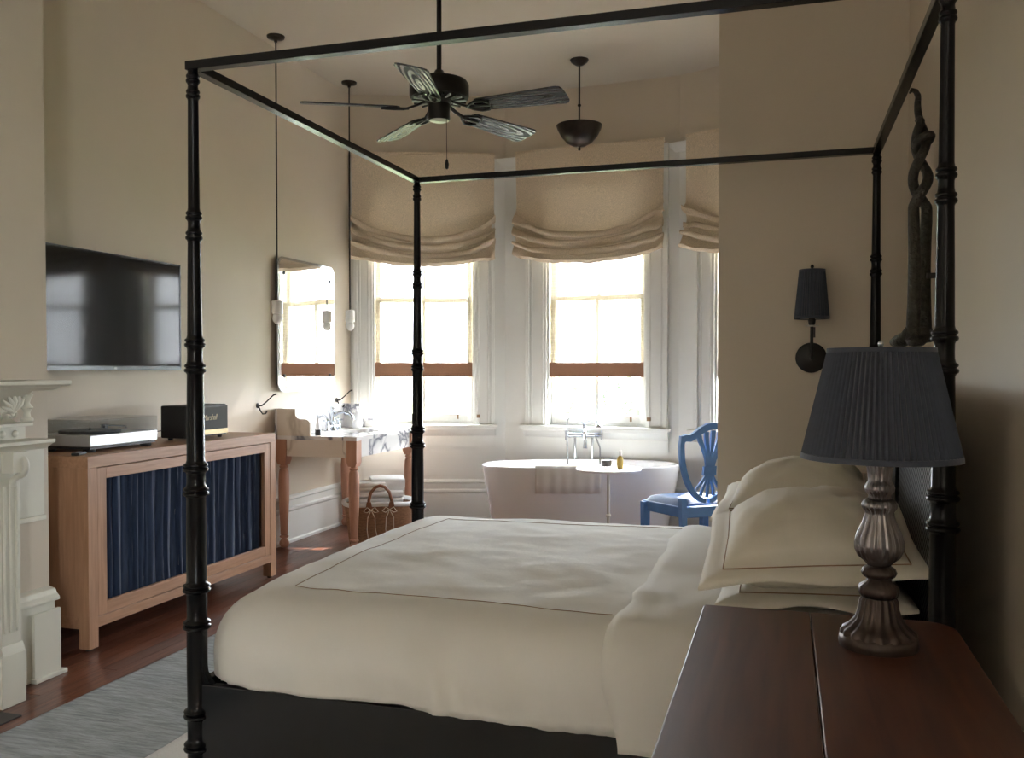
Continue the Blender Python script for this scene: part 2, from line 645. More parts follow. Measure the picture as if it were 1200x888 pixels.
# ------------------------------------------------------------------ bay window wall
def facet(idx, side, win, cas, blind, blabel, slabel, wlabel):
    a, b = Vector((*V[idx], 0)), Vector((*V[idx + 1], 0))
    d = b - a
    L = d.length
    ang = math.atan2(d.y, d.x)
    M = Matrix.Translation(a) @ Matrix.Rotation(ang, 4, 'Z')
    T = 0.20
    z0, z1 = 0.87, 3.15
    s0, s1 = win
    ext = 0.03
    m = MB()
    m.box(0, s0, 0, T, -0.1, 3.27).box(s1, L, 0, T, -0.1, 3.27)
    m.box(s0, s1, 0, T, -0.1, z0).box(s0, s1, 0, T, z1, 3.27)
    m.box(-ext, 0.0, 0.05, T, -0.1, 3.27).box(L, L + ext, 0.05, T, -0.1, 3.27)
    struct(m.xform(M).build('wall_bay_' + side, 'white_paint'), 'white painted bay wall panel, ' + wlabel, 'wall')
    m = bx(0, L, 0.004, T, 3.27, ZC).box(-ext, L + ext, 0.05, T, 3.27, ZC)
    struct(m.xform(M).build('wall_frieze_' + side, 'cream_paint'), 'cream wall strip above the bay windows, ' + wlabel, 'wall')
    skirting('baseboard_bay_' + side, V[idx], V[idx + 1], 'white moulded skirting under the bay, ' + wlabel)
    # window
    w = bpy.data.objects.new('window_%d' % (idx + 1), None)
    scene.collection.objects.link(w)
    w.location = a
    w.rotation_euler = (0, 0, ang)
    struct(w, 'white double hung sash window, ' + wlabel, 'window')
    c0, c1 = cas
    for q0, q1, inner in ((c0, s0, 1), (s1, c1, -1)):
        m = bx(q0, q1, -0.022, 0, 0.87, 3.27)
        # raised back band and inner bead
        if inner == 1:
            m.box(q0, q0 + .035, -0.042, -0.022, 0.87, 3.27).box(q1 - .045, q1 - .025, -0.032, -0.022, 0.87, 3.27)
            m.box(q0 + .05, q0 + .065, -0.030, -0.022, 0.87, 3.27)
        else:
            m.box(q1 - .035, q1, -0.042, -0.022, 0.87, 3.27).box(q0 + .025, q0 + .045, -0.032, -0.022, 0.87, 3.27)
            m.box(q1 - .065, q1 - .05, -0.030, -0.022, 0.87, 3.27)
        m.build('casing', 'white_paint', w, bevel=0.004)
    bx(c0, c1, -0.03, 0, 3.15, 3.27).build('head_casing', 'white_paint', w)
    bx(max(0.005, c0 - .04), min(L - .005, c1 + .025), -0.085, 0.03, 0.842, 0.87).build('sill', 'white_paint', w, bevel=0.006)
    pr = [(0, .66), (-.016, .66), (-.016, .765), (-.03, .775), (-.05, .80), (-.065, .825), (-.065, .842), (0, .842)]
    MB().prism(pr, max(0.01, c0 - .012), min(L - .01, c1 + .008), 'X').build('apron', 'white_paint', w, smooth=30)
    jm = bx(s0, s0 + .018, 0.0, T, z0, z1).box(s1 - .018, s1, 0.0, T, z0, z1).box(s0 + .018, s1 - .018, 0, T, z1 - .018, z1)
    jm.box(s0 + .018, s1 - .018, 0.03, T, z0, z0 + .018)
    jm.build('jamb', 'white_paint', w)
    i0, i1 = s0 + .018, s1 - .018
    mid = (i0 + i1) / 2
    for za, zb, ya, bot, top in ((z0 + .018, 2.02, .055, .075, .04), (1.98, z1 - .018, .10, .04, .06)):
        m = MB()
        m.box(i0, i0 + .045, ya, ya + .04, za, zb).box(i1 - .045, i1, ya, ya + .04, za, zb)
        m.box(i0 + .045, i1 - .045, ya, ya + .04, za, za + bot).box(i0 + .045, i1 - .045, ya, ya + .04, zb - top, zb)
        s = m.build('sash', 'white_paint', w, bevel=0.003)
        bx(mid - .014, mid + .014, ya + .004, ya + .036, za + bot, zb - top).build('muntin', 'white_paint', s)
        for p0, p1 in ((i0 + .045, mid - .014), (mid + .014, i1 - .045)):
            bx(p0, p1, ya + .017, ya + .022, za + bot, zb - top).build('pane', 'window_glass', s)
    bx(s1 + .02, s1 + .05, -0.052, -0.022, 0.93, 0.96).build('latch', 'window_hardware', w)
    bx(mid + .30, mid + .315, 0.035, 0.055, 0.915, 0.955).build('sash_lift', 'window_hardware', w)
    # portal outside the opening
    pc = M @ Vector(((s0 + s1) / 2, T + .03, (z0 + z1) / 2))
    portal('sky_portal', pc, ang, s1 - s0, z1 - z0)

    # woven reed shade
    g = thing('woven_shade', slabel, 'window shade', M @ Vector(((s0 + s1) / 2, 0.022, 1.31)), ang, 'woven shades in the bay windows')
    hw = (s1 - s0) / 2 - .024
    MB().grid([[(-hw + 2 * hw * i / 8, 0, z) for i in range(9)] for z in (0.115, 0.5, 1.0, 1.5, 1.80)]).build('reed_sheet', 'reed_shade', g)
    bx(-hw - .004, hw + .004, -.006, .006, 0, .118).build('hem_band', 'reed_hem', g)
    bx(-hw - .004, hw + .004, -.009, .009, -.008, .004).build('bottom_rod', 'reed_hem', g)
    bx(-hw - .004, hw + .004, -.015, .015, 1.79, 1.825).build('head_rail', 'white_paint', g)
    for t in (-.62, .62):
        bx(t * hw - .0012, t * hw + .0012, -.004, -.002, .118, 1.79).build('lift_cord', 'reed_cord', g)
    for k in range(15):
        x = -hw + 2 * hw * (k + .5) / 15
        bx(x - .0007, x + .0007, -.003, -.0015, .118, 1.79).build('warp_thread', 'reed_cord', g)
    # relaxed roman blind
    b0, b1 = blind
    bw = (b1 - b0) / 2
    rb = thing('roman_blind', blabel, 'roman blind', M @ Vector(((b0 + b1) / 2, -0.06, 2.31)), ang, 'linen roman blinds in the bay')
    NX, NF = 64, 60
    rnd = random.Random(idx + 3)
    ph = [rnd.uniform(0, 6.28) for _ in range(6)]
    rows = []
    for j in range(9):
        row = []
        for i in range(NX + 1):
            s = -1 + 2 * i / NX
            zt = 0.985
            zf = 0.45 - 0.20 * (1 - abs(s) ** 2.2)
            t = j / 9
            row.append((s * bw * (1 - .012 * t), 0.0 - 0.010 * t * math.sin(3 * s + ph[0]), zt + (zf - zt) * t))
        rows.append(row)
    nf = 3.5
    for j in range(NF + 1):
        t = j / NF
        row = []
        for i in range(NX + 1):
            s = -1 + 2 * i / NX
            e = abs(s) ** 6
            zf = 0.45 - 0.20 * (1 - abs(s) ** 2.2)
            zb = 0.075 - 0.075 * (1 - s * s)
            wob = 0.35 * math.sin(2.1 * s + ph[1]) + 0.25 * math.sin(5.3 * s + ph[2]) + e * 1.2 * math.sin(9 * s + ph[3] + 4 * t)
            q = 2 * math.pi * (nf * t) + wob * smoothstep(0, .15, t)
            amp = smoothstep(0, 0.10, t)
            bulge = (0.5 - 0.5 * math.cos(q)) * amp
            y = -0.075 * bulge * (.75 + .25 * math.sin(3.1 * s + ph[5] + 5 * t)) - 0.035 * t - 0.020 * e * math.sin(q * 1.7)
            z = zf + (zb - zf) * t - 0.046 * math.sin(q) * amp * (1 - smoothstep(.93, 1, t))
            z += 0.016 * e * math.sin(14 * t + ph[4])
            y += (.018 + .05 * e) * amp * noise.noise(Vector((s * 4.5, t * 7, idx * 3.1)))
            z += (.010 + .022 * e) * amp * noise.noise(Vector((s * 6 + 9, t * 5, idx * 3.1)))
            row.append((s * bw * (1 + 0.012 * bulge), y, z))
        rows.append(row)
    MB().grid(rows).build('linen_panel', 'roman_linen', rb, smooth=80)
    bx(-bw, bw, -.004, .05, .975, 1.0).build('head_board', 'roman_linen', rb)
    return w


facet(0, 'left', (.20, 1.118), (.03, 1.30), (.02, 1.30),
      'tan linen roman blind over the window beside the washstand mirror',
      'white reed shade with brown hem in the window beside the washstand', 'nearest the washstand')
facet(1, 'middle', (.404, 1.303), (.21, 1.496), (.125, 1.466),
      'tan linen roman blind over the window behind the bathtub',
      'white reed shade with brown hem in the window behind the bathtub', 'behind the bathtub')
facet(2, 'right', (.335, 1.235), (.158, 1.42), (.092, 1.42),
      'tan linen roman blind partly hidden by the partition wall',
      'white reed shade with brown hem partly hidden by the partition wall', 'half hidden by the partition')
struct(bx(0.35, XR + .2, 7.0, 7.5, -0.1, ZC).build('wall_nook', 'cream_paint'), 'cream wall return beside the right bay window', 'wall')
# little moulded caps on the piers between the windows
for n, (p, ang, s0, s1) in enumerate(((V[1], -5.43, -.085, .115), (V[2], -23.1, -.085, .085), (V[0], 19.2, .0, .015))):
    if n == 2:
        continue
    M = Matrix.Translation((*p, 0)) @ Matrix.Rotation(R(ang), 4, 'Z')
    m = MB().prism([(.05, 3.19), (-.012, 3.19), (-.018, 3.215), (-.026, 3.235), (-.034, 3.255), (-.034, 3.27), (.05, 3.27)], s0, s1, 'X')
    struct(m.xform(M).build('trim_%d' % (n + 1), 'white_paint', smooth=30), 'small white moulded cap between two roman blinds', 'trim')
# vertical casing on the right wall nearest the viewer
m = MB().box(XR - .022, XR, 1.75, 1.93, 0, ZC - .3).box(XR - .04, XR - .022, 1.75, 1.79, 0, ZC - .3).box(XR - .034, XR - .022, 1.88, 1.90, 0, ZC - .3)
struct(m.build('trim_3', 'white_paint', bevel=.004), 'pale vertical casing on the wall beside the bedside table', 'trim')

# ------------------------------------------------------------------ outside
struct(bx(-40, 40, 8.6, 60, -1.3, -1.0).build('ground', 'grass'), 'grass outside the windows', 'ground')


def tree(loc, h, r, seed, label):
    rnd = random.Random(seed)
    t = thing('garden_shrub', label, 'shrub', loc, 0, 'garden shrubs outside the bay')
    pts = [(0, 0, 0), (.05, .03, h * .3), (-.04, .05, h * .6), (.03, 0, h * .85)]
    MB().tube(pts, [.14, .11, .08, .04], 8).build('trunk', 'bark', t, smooth=60)
    m = MB()
    for k in range(2600):
        u, v = rnd.uniform(0, 2 * math.pi), rnd.uniform(-1, 1)
        q = rnd.uniform(.35, 1) ** .5
        c = Vector((r * q * math.sqrt(1 - v * v) * math.cos(u), r * q * math.sqrt(1 - v * v) * math.sin(u), h * .72 + r * .9 * q * v))
        c += Vector((noise.noise(c * 1.3), noise.noise(c * 1.3 + Vector((5, 0, 0))), 0)) * .5
        a = Vector((rnd.gauss(0, 1), rnd.gauss(0, 1), rnd.gauss(0, 1))).normalized()
        b = a.orthogonal().normalized()
        e = rnd.uniform(.06, .12)
        m.add([c + a * e, c + b * e * .5, c - a * e, c - b * e * .5], [(0, 1, 2, 3)])
    f = m.build('foliage', 'leaf', t)
    f['kind'] = 'stuff'


tree((-3.6, 13.5, -1.0), 1.9, 1.1, 1, 'leafy garden shrub seen faintly through the window beside the washstand')
tree((-2.6, 16.0, -1.0), 1.9, 1.15, 2, 'leafy garden shrub seen faintly through the window behind the bathtub')
tree((1.6, 13.0, -1.0), 1.9, 1.2, 3, 'leafy garden shrub beyond the window hidden by the partition')

# ------------------------------------------------------------------ fireplace mantel
fp = thing('fireplace_mantel', 'white carved fireplace mantelpiece with two shelves on the chimney breast', 'mantel', (-3.2, 2.1, 0))


def P(mb, name, material='mantel_paint', parent=fp, **k):
    return mb.build(name, material, parent, world=True, **k)


BX = -3.2
for yc, s in ((2.92, 1), (1.28, -1)):
    P(bx(BX, BX + .175, yc - .055, yc + .045, 0, 1.04), 'pilaster', bevel=.004)
    m = bx(BX, BX + .19, yc - .068, yc + .052, 0, .215)
    m.prism([(BX, .215), (BX + .19, .215), (BX + .184, .235), (BX + .178, .25), (BX, .25)], yc - .062, yc + .049, 'Y')
    P(m, 'plinth', bevel=.003)
    # fluted face of pilaster
    for k in range(3):
        y = yc - .035 + k * .03
        P(MB().tube([(BX + .176, y, .30), (BX + .176, y, .90)], .007, 8), 'flute')
    # scroll corbel under the lower shelf
    pts = []
    for k in range(22):
        a = k / 21
        th = -math.pi / 2 + a * math.pi * 1.9
        rr = .045 * (1 - .55 * a)
        pts.append((BX + .205 + rr * math.cos(th), yc + .01, .985 + rr * math.sin(th)))
    P(MB().tube([(BX + .18, yc, .90), (BX + .19, yc, .925)] + pts, .014, 8).box(BX + .16, BX + .235, yc - .045, yc + .035, .955, 1.04), 'corbel', smooth=50)
# plain back panel, ledge and skirting on the breast
P(bx(BX, BX + .022, 2.965, 3.262, 0.70, .722).box(BX, BX + .012, 2.965, 3.262, .722, 1.04), 'side_panel', bevel=.003)
m = bx(BX, BX + .05, 2.965, 3.275, 0, .335)
m.prism([(BX, .335), (BX + .066, .335), (BX + .066, .35), (BX + .05, .365), (BX + .04, .385), (BX, .395)], 2.965, 3.29, 'Y')
P(m, 'skirting', bevel=.004)
P(bx(BX + .05, BX + .068, 3.14, 3.29, 0, .30).box(BX + .05, BX + .085, 3.13, 3.31, 0, .02), 'skirting_block', bevel=.003)
# lower shelf
m = MB().prism([(BX, 1.04), (BX + .20, 1.04), (BX + .215, 1.052), (BX + .232, 1.062), (BX + .246, 1.068), (BX + .246, 1.082), (BX, 1.082)], 1.12, 3.085, 'Y')
P(m, 'lower_shelf', bevel=.002)
P(bx(BX, BX + .12, 1.16, 3.052, 1.082, 1.135), 'rosette_panel', bevel=.002)
for k in range(20):
    y = 2.997 - .064 * k
    P(MB().lathe([(.001, -.006), (.014, -.006), (.016, 0), (.011, .006), (.004, .009), (.001, .009)], 10).xform(
        Matrix.Translation((BX + .122, y, 1.106)) @ Matrix.Rotation(R(90), 4, 'Y')), 'rosette', smooth=60)
P(bx(BX, BX + .145, 1.14, 3.07, 1.135, 1.15), 'ledge', bevel=.003)
# cove under the upper shelf, column and carving
cove = [(BX, 1.15), (BX + .10, 1.15)] + [(BX + .10 - .09 * math.sin(math.pi * k / 12) * (1 - k / 16) + .10 * (k / 12) ** 3, 1.15 + .14 * k / 12) for k in range(1, 13)] + [(BX, 1.29)]
P(MB().prism(cove, 1.2, 3.03, 'Y'), 'cove', smooth=50)
for yc in (3.065, 1.17):
    prof = [(.020, 0), (.026, .006), (.026, .016), (.016, .022), (.013, .04), (.018, .055), (.026, .062), (.018, .072), (.012, .082), (.017, .10), (.026, .115), (.020, .125), (.026, .13), (.026, .14)]
    P(MB().lathe(prof, 14, (BX + .115, yc, 1.15)), 'baluster', smooth=50)
for sgn in (0, 1):
    for (ya, za, r0) in ((2.975, 1.18, .02), (3.018, 1.18, -.02)):
        m = MB()
        pts = [(BX + .112 - .003 * k, ya + r0 * math.cos(k * .42) * (1 - k / 16), za + abs(r0) * math.sin(k * .42) * (1 - k / 16)) for k in range(14)]
        if sgn == 0:
            P(m.tube(pts, .0065, 6), 'carved_scroll', smooth=60)
    if sgn == 1:
        for k in range(6):
            a = R(50 + k * 22)
            base = Vector((BX + .112, 2.995, 1.195))
            tip = base + Vector((.0, math.cos(a), math.sin(a))) * (.095 - .008 * abs(k - 2))
            midp = (base + tip) / 2 + Vector((.016, 0, 0))
            P(MB().tube([base, midp, tip + Vector((.01, 0, 0))], [.006, .011, .003], 6), 'carved_leaf', smooth=60)
# upper shelf
m = MB().prism([(BX, 1.285), (BX + .20, 1.285), (BX + .24, 1.298), (BX + .245, 1.304), (BX + .285, 1.306), (BX + .30, 1.312), (BX + .30, 1.328), (BX, 1.328)], 1.1, 3.12, 'Y')
P(m, 'upper_shelf', bevel=.002)
P(bx(BX, BX + .06, 1.40, 2.80, .0, 1.04), 'surround')
struct(bx(-3.2, -2.89, 1.3, 2.83, 0, .006).build('trim_hearth', 'hearth_stone', bevel=.002), 'dark flush hearth slab in front of the mantelpiece', 'hearth')

# ------------------------------------------------------------------ rug
rg = thing('rug', 'grey blue flat woven rug with a white area extended under the bed', 'rug', (-1.3, 2.6, 0))
def rug_sheet(x0, x1, y0, y1, z, name, material):
    n1, n2 = 40, 90
    rows = []
    for j in range(n2 + 1):
        y = y0 + (y1 - y0) * j / n2
        rows.append([(x0 + (x1 - x0) * i / n1 + (0.006 * noise.noise(Vector((y * 3, 1, 0))) if i in (0, n1) else 0), y,
                      z + .0022 * noise.noise(Vector((i * .9, y * 6, 0)))) for i in range(n1 + 1)])
    MB().grid(rows).build(name, material, rg, world=True, smooth=60, solid=.006)
rug_sheet(-2.81, -2.15, -0.4, 4.25, .0055, 'border', 'rug_grey')
rug_sheet(-2.15, -.35, .5, 3.9, .0055, 'field', 'rug_white')  # white area, widened so the bed's side panel reflects it

# ------------------------------------------------------------------ media cabinet
CX0, CX1, CY0, CY1, CZ = -3.72, -3.22, 3.56, 5.235, 0.952
mc = thing('media_cabinet', 'oak media cabinet with a navy curtain front below the television', 'cabinet', (-3.47, 4.4, 0))
lw = .062
for x0, y0 in ((CX0, CY0), (CX1 - lw, CY0), (CX0, CY1 - lw), (CX1 - lw, CY1 - lw)):
    P(bx(x0, x0 + lw, y0, y0 + lw, .012, CZ - .058), 'leg', 'oak', mc, bevel=.002)
    P(MB().lathe([(.016, 0), (.016, .012)], 12, (x0 + lw / 2, y0 + lw / 2, 0)), 'foot', 'black_plastic', mc)
P(bx(CX0, CX1, CY0, CY1, CZ - .058, CZ), 'top', 'oak_x', mc, bevel=.002)
P(bx(CX1 - .05, CX1 - .002, CY0 + lw, CY1 - lw, .108, .158), 'bottom_rail', 'oak_x', mc, bevel=.002)
P(bx(CX0, CX1 - lw, CY0 + .006, CY0 + .03, .108, CZ - .058), 'side_panel', 'oak', mc)
P(bx(CX0, CX1 - lw, CY1 - .03, CY1 - .006, .108, CZ - .058), 'side_panel', 'oak', mc)
P(bx(CX0 + lw, CX1 - lw, CY0 + .004, CY0 + .034, .108, .165), 'side_rail', 'oak_x', mc)
P(bx(CX0 + .01, CX1 - .06, CY0 + .03, CY1 - .03, .11, .13), 'bottom_board', 'oak_x', mc)
P(bx(CX0, CX0 + .012, CY0 + .03, CY1 - .03, .11, CZ - .058), 'back_panel', 'oak_x', mc)
dr = P(bx(CX1 - .028, CX1 - .003, CY0 + lw + .003, CY0 + lw + .065, .161, CZ - .062), 'door_stile', 'oak', mc, bevel=.002)
P(bx(CX1 - .028, CX1 - .003, CY1 - lw - .065, CY1 - lw - .003, .161, CZ - .062), 'door_stile', 'oak', mc, bevel=.002)
P(bx(CX1 - .028, CX1 - .003, CY0 + lw + .065, CY1 - lw - .065, .161, .222), 'door_rail', 'oak_x', mc, bevel=.002)
P(bx(CX1 - .028, CX1 - .003, CY0 + lw + .065, CY1 - lw - .065, CZ - .118, CZ - .062), 'door_rail', 'oak_x', mc, bevel=.002)
ca, cb = CY0 + lw + .05, CY1 - lw - .05
rows = []
for j in range(11):
    t = j / 10
    z = .21 + (CZ - .10 - .21) * t
    row = []
    for i in range(321):
        u = i / 320
        y = ca + (cb - ca) * u
        s = u * 30
        w = s + .55 * math.sin(s * .41) + .35 * math.sin(s * .93 + 1) + .25 * noise.noise(Vector((s * .5, t * 1.6, 0)))
        x = CX1 - .052 + .014 * math.sin(2 * math.pi * w) + .005 * math.sin(2 * math.pi * w * 2.3 + 1)
        row.append((x, y + .004 * math.sin(w * 9 + 2 * t), z))
    rows.append(row)
P(MB().grid(rows), 'curtain', 'navy_fabric', mc, smooth=80)

# turntable
tt = thing('turntable', 'silver turntable with a clear dust cover on the media cabinet', 'turntable', (-3.51, 3.965, CZ))
T0, T1, S0, S1 = -3.68, -3.34, 3.71, 4.22
P(bx(T0, T1, S0, S1, CZ + .030, CZ + .088), 'plinth', 'silver_plastic', tt, bevel=.004)
P(bx(T0 + .01, T1 - .01, S0 + .01, S1 - .01, CZ + .016, CZ + .030), 'underside', 'black_plastic', tt)
for x in (T0 + .05, T1 - .045):
    for y in (S0 + .045, S1 - .045):
        P(MB().lathe([(.028, 0), (.030, .004), (.030, .016)], 16, (x, y, CZ)), 'foot', 'black_plastic', tt, smooth=40)
P(MB().lathe([(.15, 0), (.152, .006), (.150, .014), (.008, .014), (.004, .024)], 36, (-3.51, 3.90, CZ + .088)), 'platter', 'black_plastic', tt, smooth=30)
P(MB().lathe([(.02, 0), (.02, .03)], 12, (-3.62, 4.13, CZ + .088)).tube([(-3.62, 4.13, CZ + .113), (-3.45, 4.10, CZ + .113), (-3.40, 4.04, CZ + .107)], .005, 6), 'tonearm', 'chrome', tt, smooth=50)
cv = MB()
d_ = .0035
cv.box(T0, T1, S0, S1, CZ + .162, CZ + .162 + d_)
cv.box(T1 - d_, T1, S0, S1, CZ + .09, CZ + .162).box(T0, T0 + d_, S0, S1, CZ + .09, CZ + .162)
cv.box(T0 + d_, T1 - d_, S0, S0 + d_, CZ + .09, CZ + .162).box(T0 + d_, T1 - d_, S1 - d_, S1, CZ + .09, CZ + .162)
P(cv, 'dust_cover', 'clear_acrylic', tt)

# speaker
sp = thing('speaker', 'black box speaker with grey cloth grille on the media cabinet', 'speaker', (-3.43, 4.68, CZ))
q0, q1, q2, q3 = -3.53, -3.34, 4.485, 4.885
P(bx(q0, q1 - .012, q2, q3, CZ + .014, CZ + .205), 'cabinet_body', 'black_plastic', sp, bevel=.008)
P(bx(q1 - .014, q1, q2 + .008, q3 - .008, CZ + .022, CZ + .197), 'grille_frame', 'black_plastic', sp)
P(bx(q1 - .002, q1 + .003, q2 + .014, q3 - .014, CZ + .058, CZ + .192), 'grille', 'grille_cloth', sp)
P(bx(q1 - .002, q1 + .004, q2 + .014, q3 - .014, CZ + .030, CZ + .055), 'brass_strip', 'brass', sp)
P(bx(q1 - .002, q1 + .002, q2 + .010, q3 - .010, CZ + .026, CZ + .030), 'trim_line', 'brass', sp)
for x in (q0 + .03, q1 - .03):
    for y in (q2 + .05, q3 - .05):
        P(MB().lathe([(.013, 0), (.015, .014)], 10, (x, y, CZ)), 'foot', 'black_plastic', sp)


def text_part(body, size, loc, rot, material, parent, shear=0.0, name='logo', extrude=0.0008, spacing=1.0):
    c = bpy.data.curves.new('txt', 'FONT')
    c.body = body
    c.size = size
    c.shear = shear
    c.extrude = extrude
    c.space_character = spacing
    c.align_x = 'CENTER'
    c.align_y = 'CENTER'
    t = bpy.data.objects.new('txt', c)
    scene.collection.objects.link(t)
    bpy.context.view_layer.update()
    me = bpy.data.meshes.new_from_object(t.evaluated_get(bpy.context.evaluated_depsgraph_get()))
    bpy.data.objects.remove(t)
    M = world_matrix(parent).inverted() @ Matrix.Translation(loc) @ rot
    me.transform(M)
    me.name = name
    me.materials.clear()
    me.materials.append(MATS[material])
    o = bpy.data.objects.new(name, me)
    scene.collection.objects.link(o)
    o.parent = parent
    return o


ROT_PX = Matrix(((0, 0, 1, 0), (1, 0, 0, 0), (0, 1, 0, 0), (0, 0, 0, 1)))   # text plane facing +X, reading along +Y
text_part('Marshall', .050, (q1 + .0036, 4.69, CZ + .128), ROT_PX, 'gold_print', sp, shear=.32, name='lettering', spacing=.86)
MBc = MB().tube([(-3.5, 4.48, CZ + .06), (-3.6, 4.38, CZ + .05), (-3.66, 4.30, CZ + .05), (-3.66, 4.225, CZ + .05)], .003, 6)
P(MBc, 'cable', 'black_plastic', sp)

# remote control beside the mantel
rc = thing('remote_control', 'small black remote control on the end of the media cabinet', 'remote', (-3.33, 3.62, CZ), R(20))
bx(-.02, .02, -.04, .055, 0, .014).build('case', 'black_plastic', rc, bevel=.005)
for k in range(3):
    MB().lathe([(.006, 0), (.006, .003)], 10, (0, -.015 + .02 * k, .0135)).build('button', 'silver_plastic', rc)

# ------------------------------------------------------------------ television
tv = thing('television', 'black flat television on the wall above the media cabinet', 'television', (-3.74, 4.31, 1.37))
P(bx(-3.735, -3.700, 3.72, 4.90, 1.367, 2.035), 'back_shell', 'black_plastic', tv, bevel=.004)
P(bx(-3.7015, -3.697, 3.73, 4.89, 1.392, 2.026), 'screen', 'tv_screen', tv)
m = bx(-3.702, -3.694, 3.72, 3.73, 1.367, 2.035).box(-3.702, -3.694, 4.89, 4.90, 1.367, 2.035).box(-3.702, -3.694, 3.73, 4.89, 2.026, 2.035).box(-3.702, -3.694, 3.73, 4.89, 1.367, 1.392)
P(m, 'bezel', 'tv_edge', tv)
P(bx(-3.758, -3.735, 4.0, 4.6, 1.5, 1.9), 'wall_bracket', 'black_metal', tv)
text_part('LG', .014, (-3.6935, 4.31, 1.3795), ROT_PX, 'pale_metal', tv, name='lettering')

# ------------------------------------------------------------------ mirror
mr = thing('wall_mirror', 'frameless rounded mirror with screw corners above the washstand', 'mirror', (-3.74, 6.53, 1.2))


def rrect(y0, y1, z0, z1, r, n=6):
    pts = []
    for cy, cz, a0 in ((y1 - r, z1 - r, 0), (y0 + r, z1 - r, 90), (y0 + r, z0 + r, 180), (y1 - r, z0 + r, 270)):
        for k in range(n + 1):
            a = R(a0 + 90 * k / n)
            pts.append((cy + r * math.cos(a), cz + r * math.sin(a)))
    return pts


P(MB().prism(rrect(6.10, 6.96, 1.22, 2.215, .065), -3.745, -3.722, 'X'), 'backing', 'black_metal', mr)
P(MB().prism(rrect(6.075, 6.985, 1.195, 2.24, .08), -3.722, -3.712, 'X'), 'bevel_edge', 'chrome', mr, bevel=.006)
P(MB().prism(rrect(6.095, 6.965, 1.215, 2.22, .066), -3.7125, -3.7110, 'X'), 'mirror_plate', 'mirror_glass', mr)
P(bx(-3.758, -3.745, 6.3, 6.76, 1.5, 1.9), 'bracket', 'black_metal', mr)
for y in (6.165, 6.895):
    for z in (1.32, 2.115):
        P(MB().lathe([(.013, 0), (.013, .006), (.006, .010)], 14).xform(Matrix.Translation((-3.711, y, z)) @ Matrix.Rotation(R(90), 4, 'Y')), 'screw_cap', 'black_metal', mr, smooth=50)

# ------------------------------------------------------------------ pendants over the washstand
for x, y, zb, lab in ((-3.62, 5.92, 1.71, 'thin black cord pendant bulb hanging left of the mirror'),
                      (-3.60, 7.05, 1.705, 'thin black cord pendant bulb hanging between mirror and window')):
    pl = thing('pendant_light', lab, 'pendant light', (x, y, zb), 0, 'bare bulb pendants beside the mirror')
    MB().lathe([(.012, -.045), (.014, -.03), (.062, -.016), (.066, -.006), (.066, 0)], 24, (0, 0, ZC - zb)).build('canopy', 'bronze', pl, smooth=40)
    MB().tube([(0, 0, .17), (0, 0, ZC - zb - .03)], .006, 8).build('cord', 'black_metal', pl)
    MB().lathe([(.030, .07), (.040, .075), (.040, .165), (.036, .172), (.01, .176)], 24).build('socket', 'white_enamel', pl, smooth=40)
    MB().lathe([(.001, -.005), (.018, 0), (.033, .018), (.038, .038), (.033, .06), (.026, .075)], 24).build('bulb', 'bulb_glass', pl, smooth=80)

# bowl pendant over the tub
bp_ = thing('bowl_pendant', 'dark metal bowl pendant lamp hanging over the bathtub', 'pendant light', (-1.585, 7.069, 3.14))
zz = ZC - 3.14
MB().lathe([(.010, -.05), (.03, -.045), (.065, -.02), (.074, -.005), (.074, 0)], 28, (0, 0, zz)).build('canopy', 'bronze', bp_, smooth=40)
MB().tube([(0, 0, .0), (0, 0, zz - .04)], .0075, 8).lathe([(.008, -.012), (.015, -.004), (.015, .004), (.008, .012)], 12, (0, 0, .33)).build('stem', 'bronze', bp_, smooth=50)
prof = [(.002, 0), (.05, .008), (.10, .035), (.145, .085), (.172, .135), (.184, .168), (.180, .172), (.166, .135), (.14, .09), (.096, .042), (.05, .016), (.002, .010)]
MB().lathe(prof, 40, cap=False).build('bowl', 'bronze', bp_, smooth=60)
MB().lathe([(.002, -.03), (.010, -.024), (.012, -.012), (.007, -.004), (.016, 0), (.016, .006)], 14).build('finial', 'bronze', bp_, smooth=50)

# ------------------------------------------------------------------ ceiling fan
fan = thing('ceiling_fan', 'black five blade ceiling fan on a long rod above the bed', 'ceiling fan', (-1.62, 4.12, 2.64))
MB().lathe([(.015, -.07), (.055, -.06), (.075, -.02), (.078, 0)], 28, (0, 0, ZC - 2.64)).build('canopy', 'black_metal', fan, smooth=40)
MB().tube([(0, 0, .15), (0, 0, ZC - 2.64 - .03)], .0125, 12).build('down_rod', 'black_metal', fan, smooth=60)
MB().lathe([(.05, .035), (.10, .038), (.138, .048), (.145, .06), (.145, .115), (.135, .13), (.07, .142), (.03, .165), (.02, .185)], 48).build('motor_housing', 'black_metal', fan, smooth=40)
for k in range(24):
    a = 2 * math.pi * k / 24
    bx(.075, .132, -.004, .004, .0325, .040).xform(Matrix.Rotation(a, 4, 'Z')).build('vent_rib', 'silver_plastic' if k % 2 else 'black_metal', fan)
MB().lathe([(.050, -.058), (.054, -.05), (.054, .02), (.07, .035)], 32).build('switch_housing', 'black_metal', fan, smooth=40)
MB().lathe([(.004, -.066), (.03, -.064), (.048, -.058), (.048, -.055)], 32).build('bottom_cap', 'pale_metal', fan, smooth=50)
MB().tube([(.045, -.02, -.02), (.047, -.02, -.25)], .0015, 5).build('pull_chain', 'black_metal', fan)
MB().lathe([(.002, -.30), (.008, -.295), (.010, -.275), (.006, -.255), (.002, -.25)], 12, (.047, -.02, 0)).build('pull_knob', 'black_metal', fan, smooth=60)
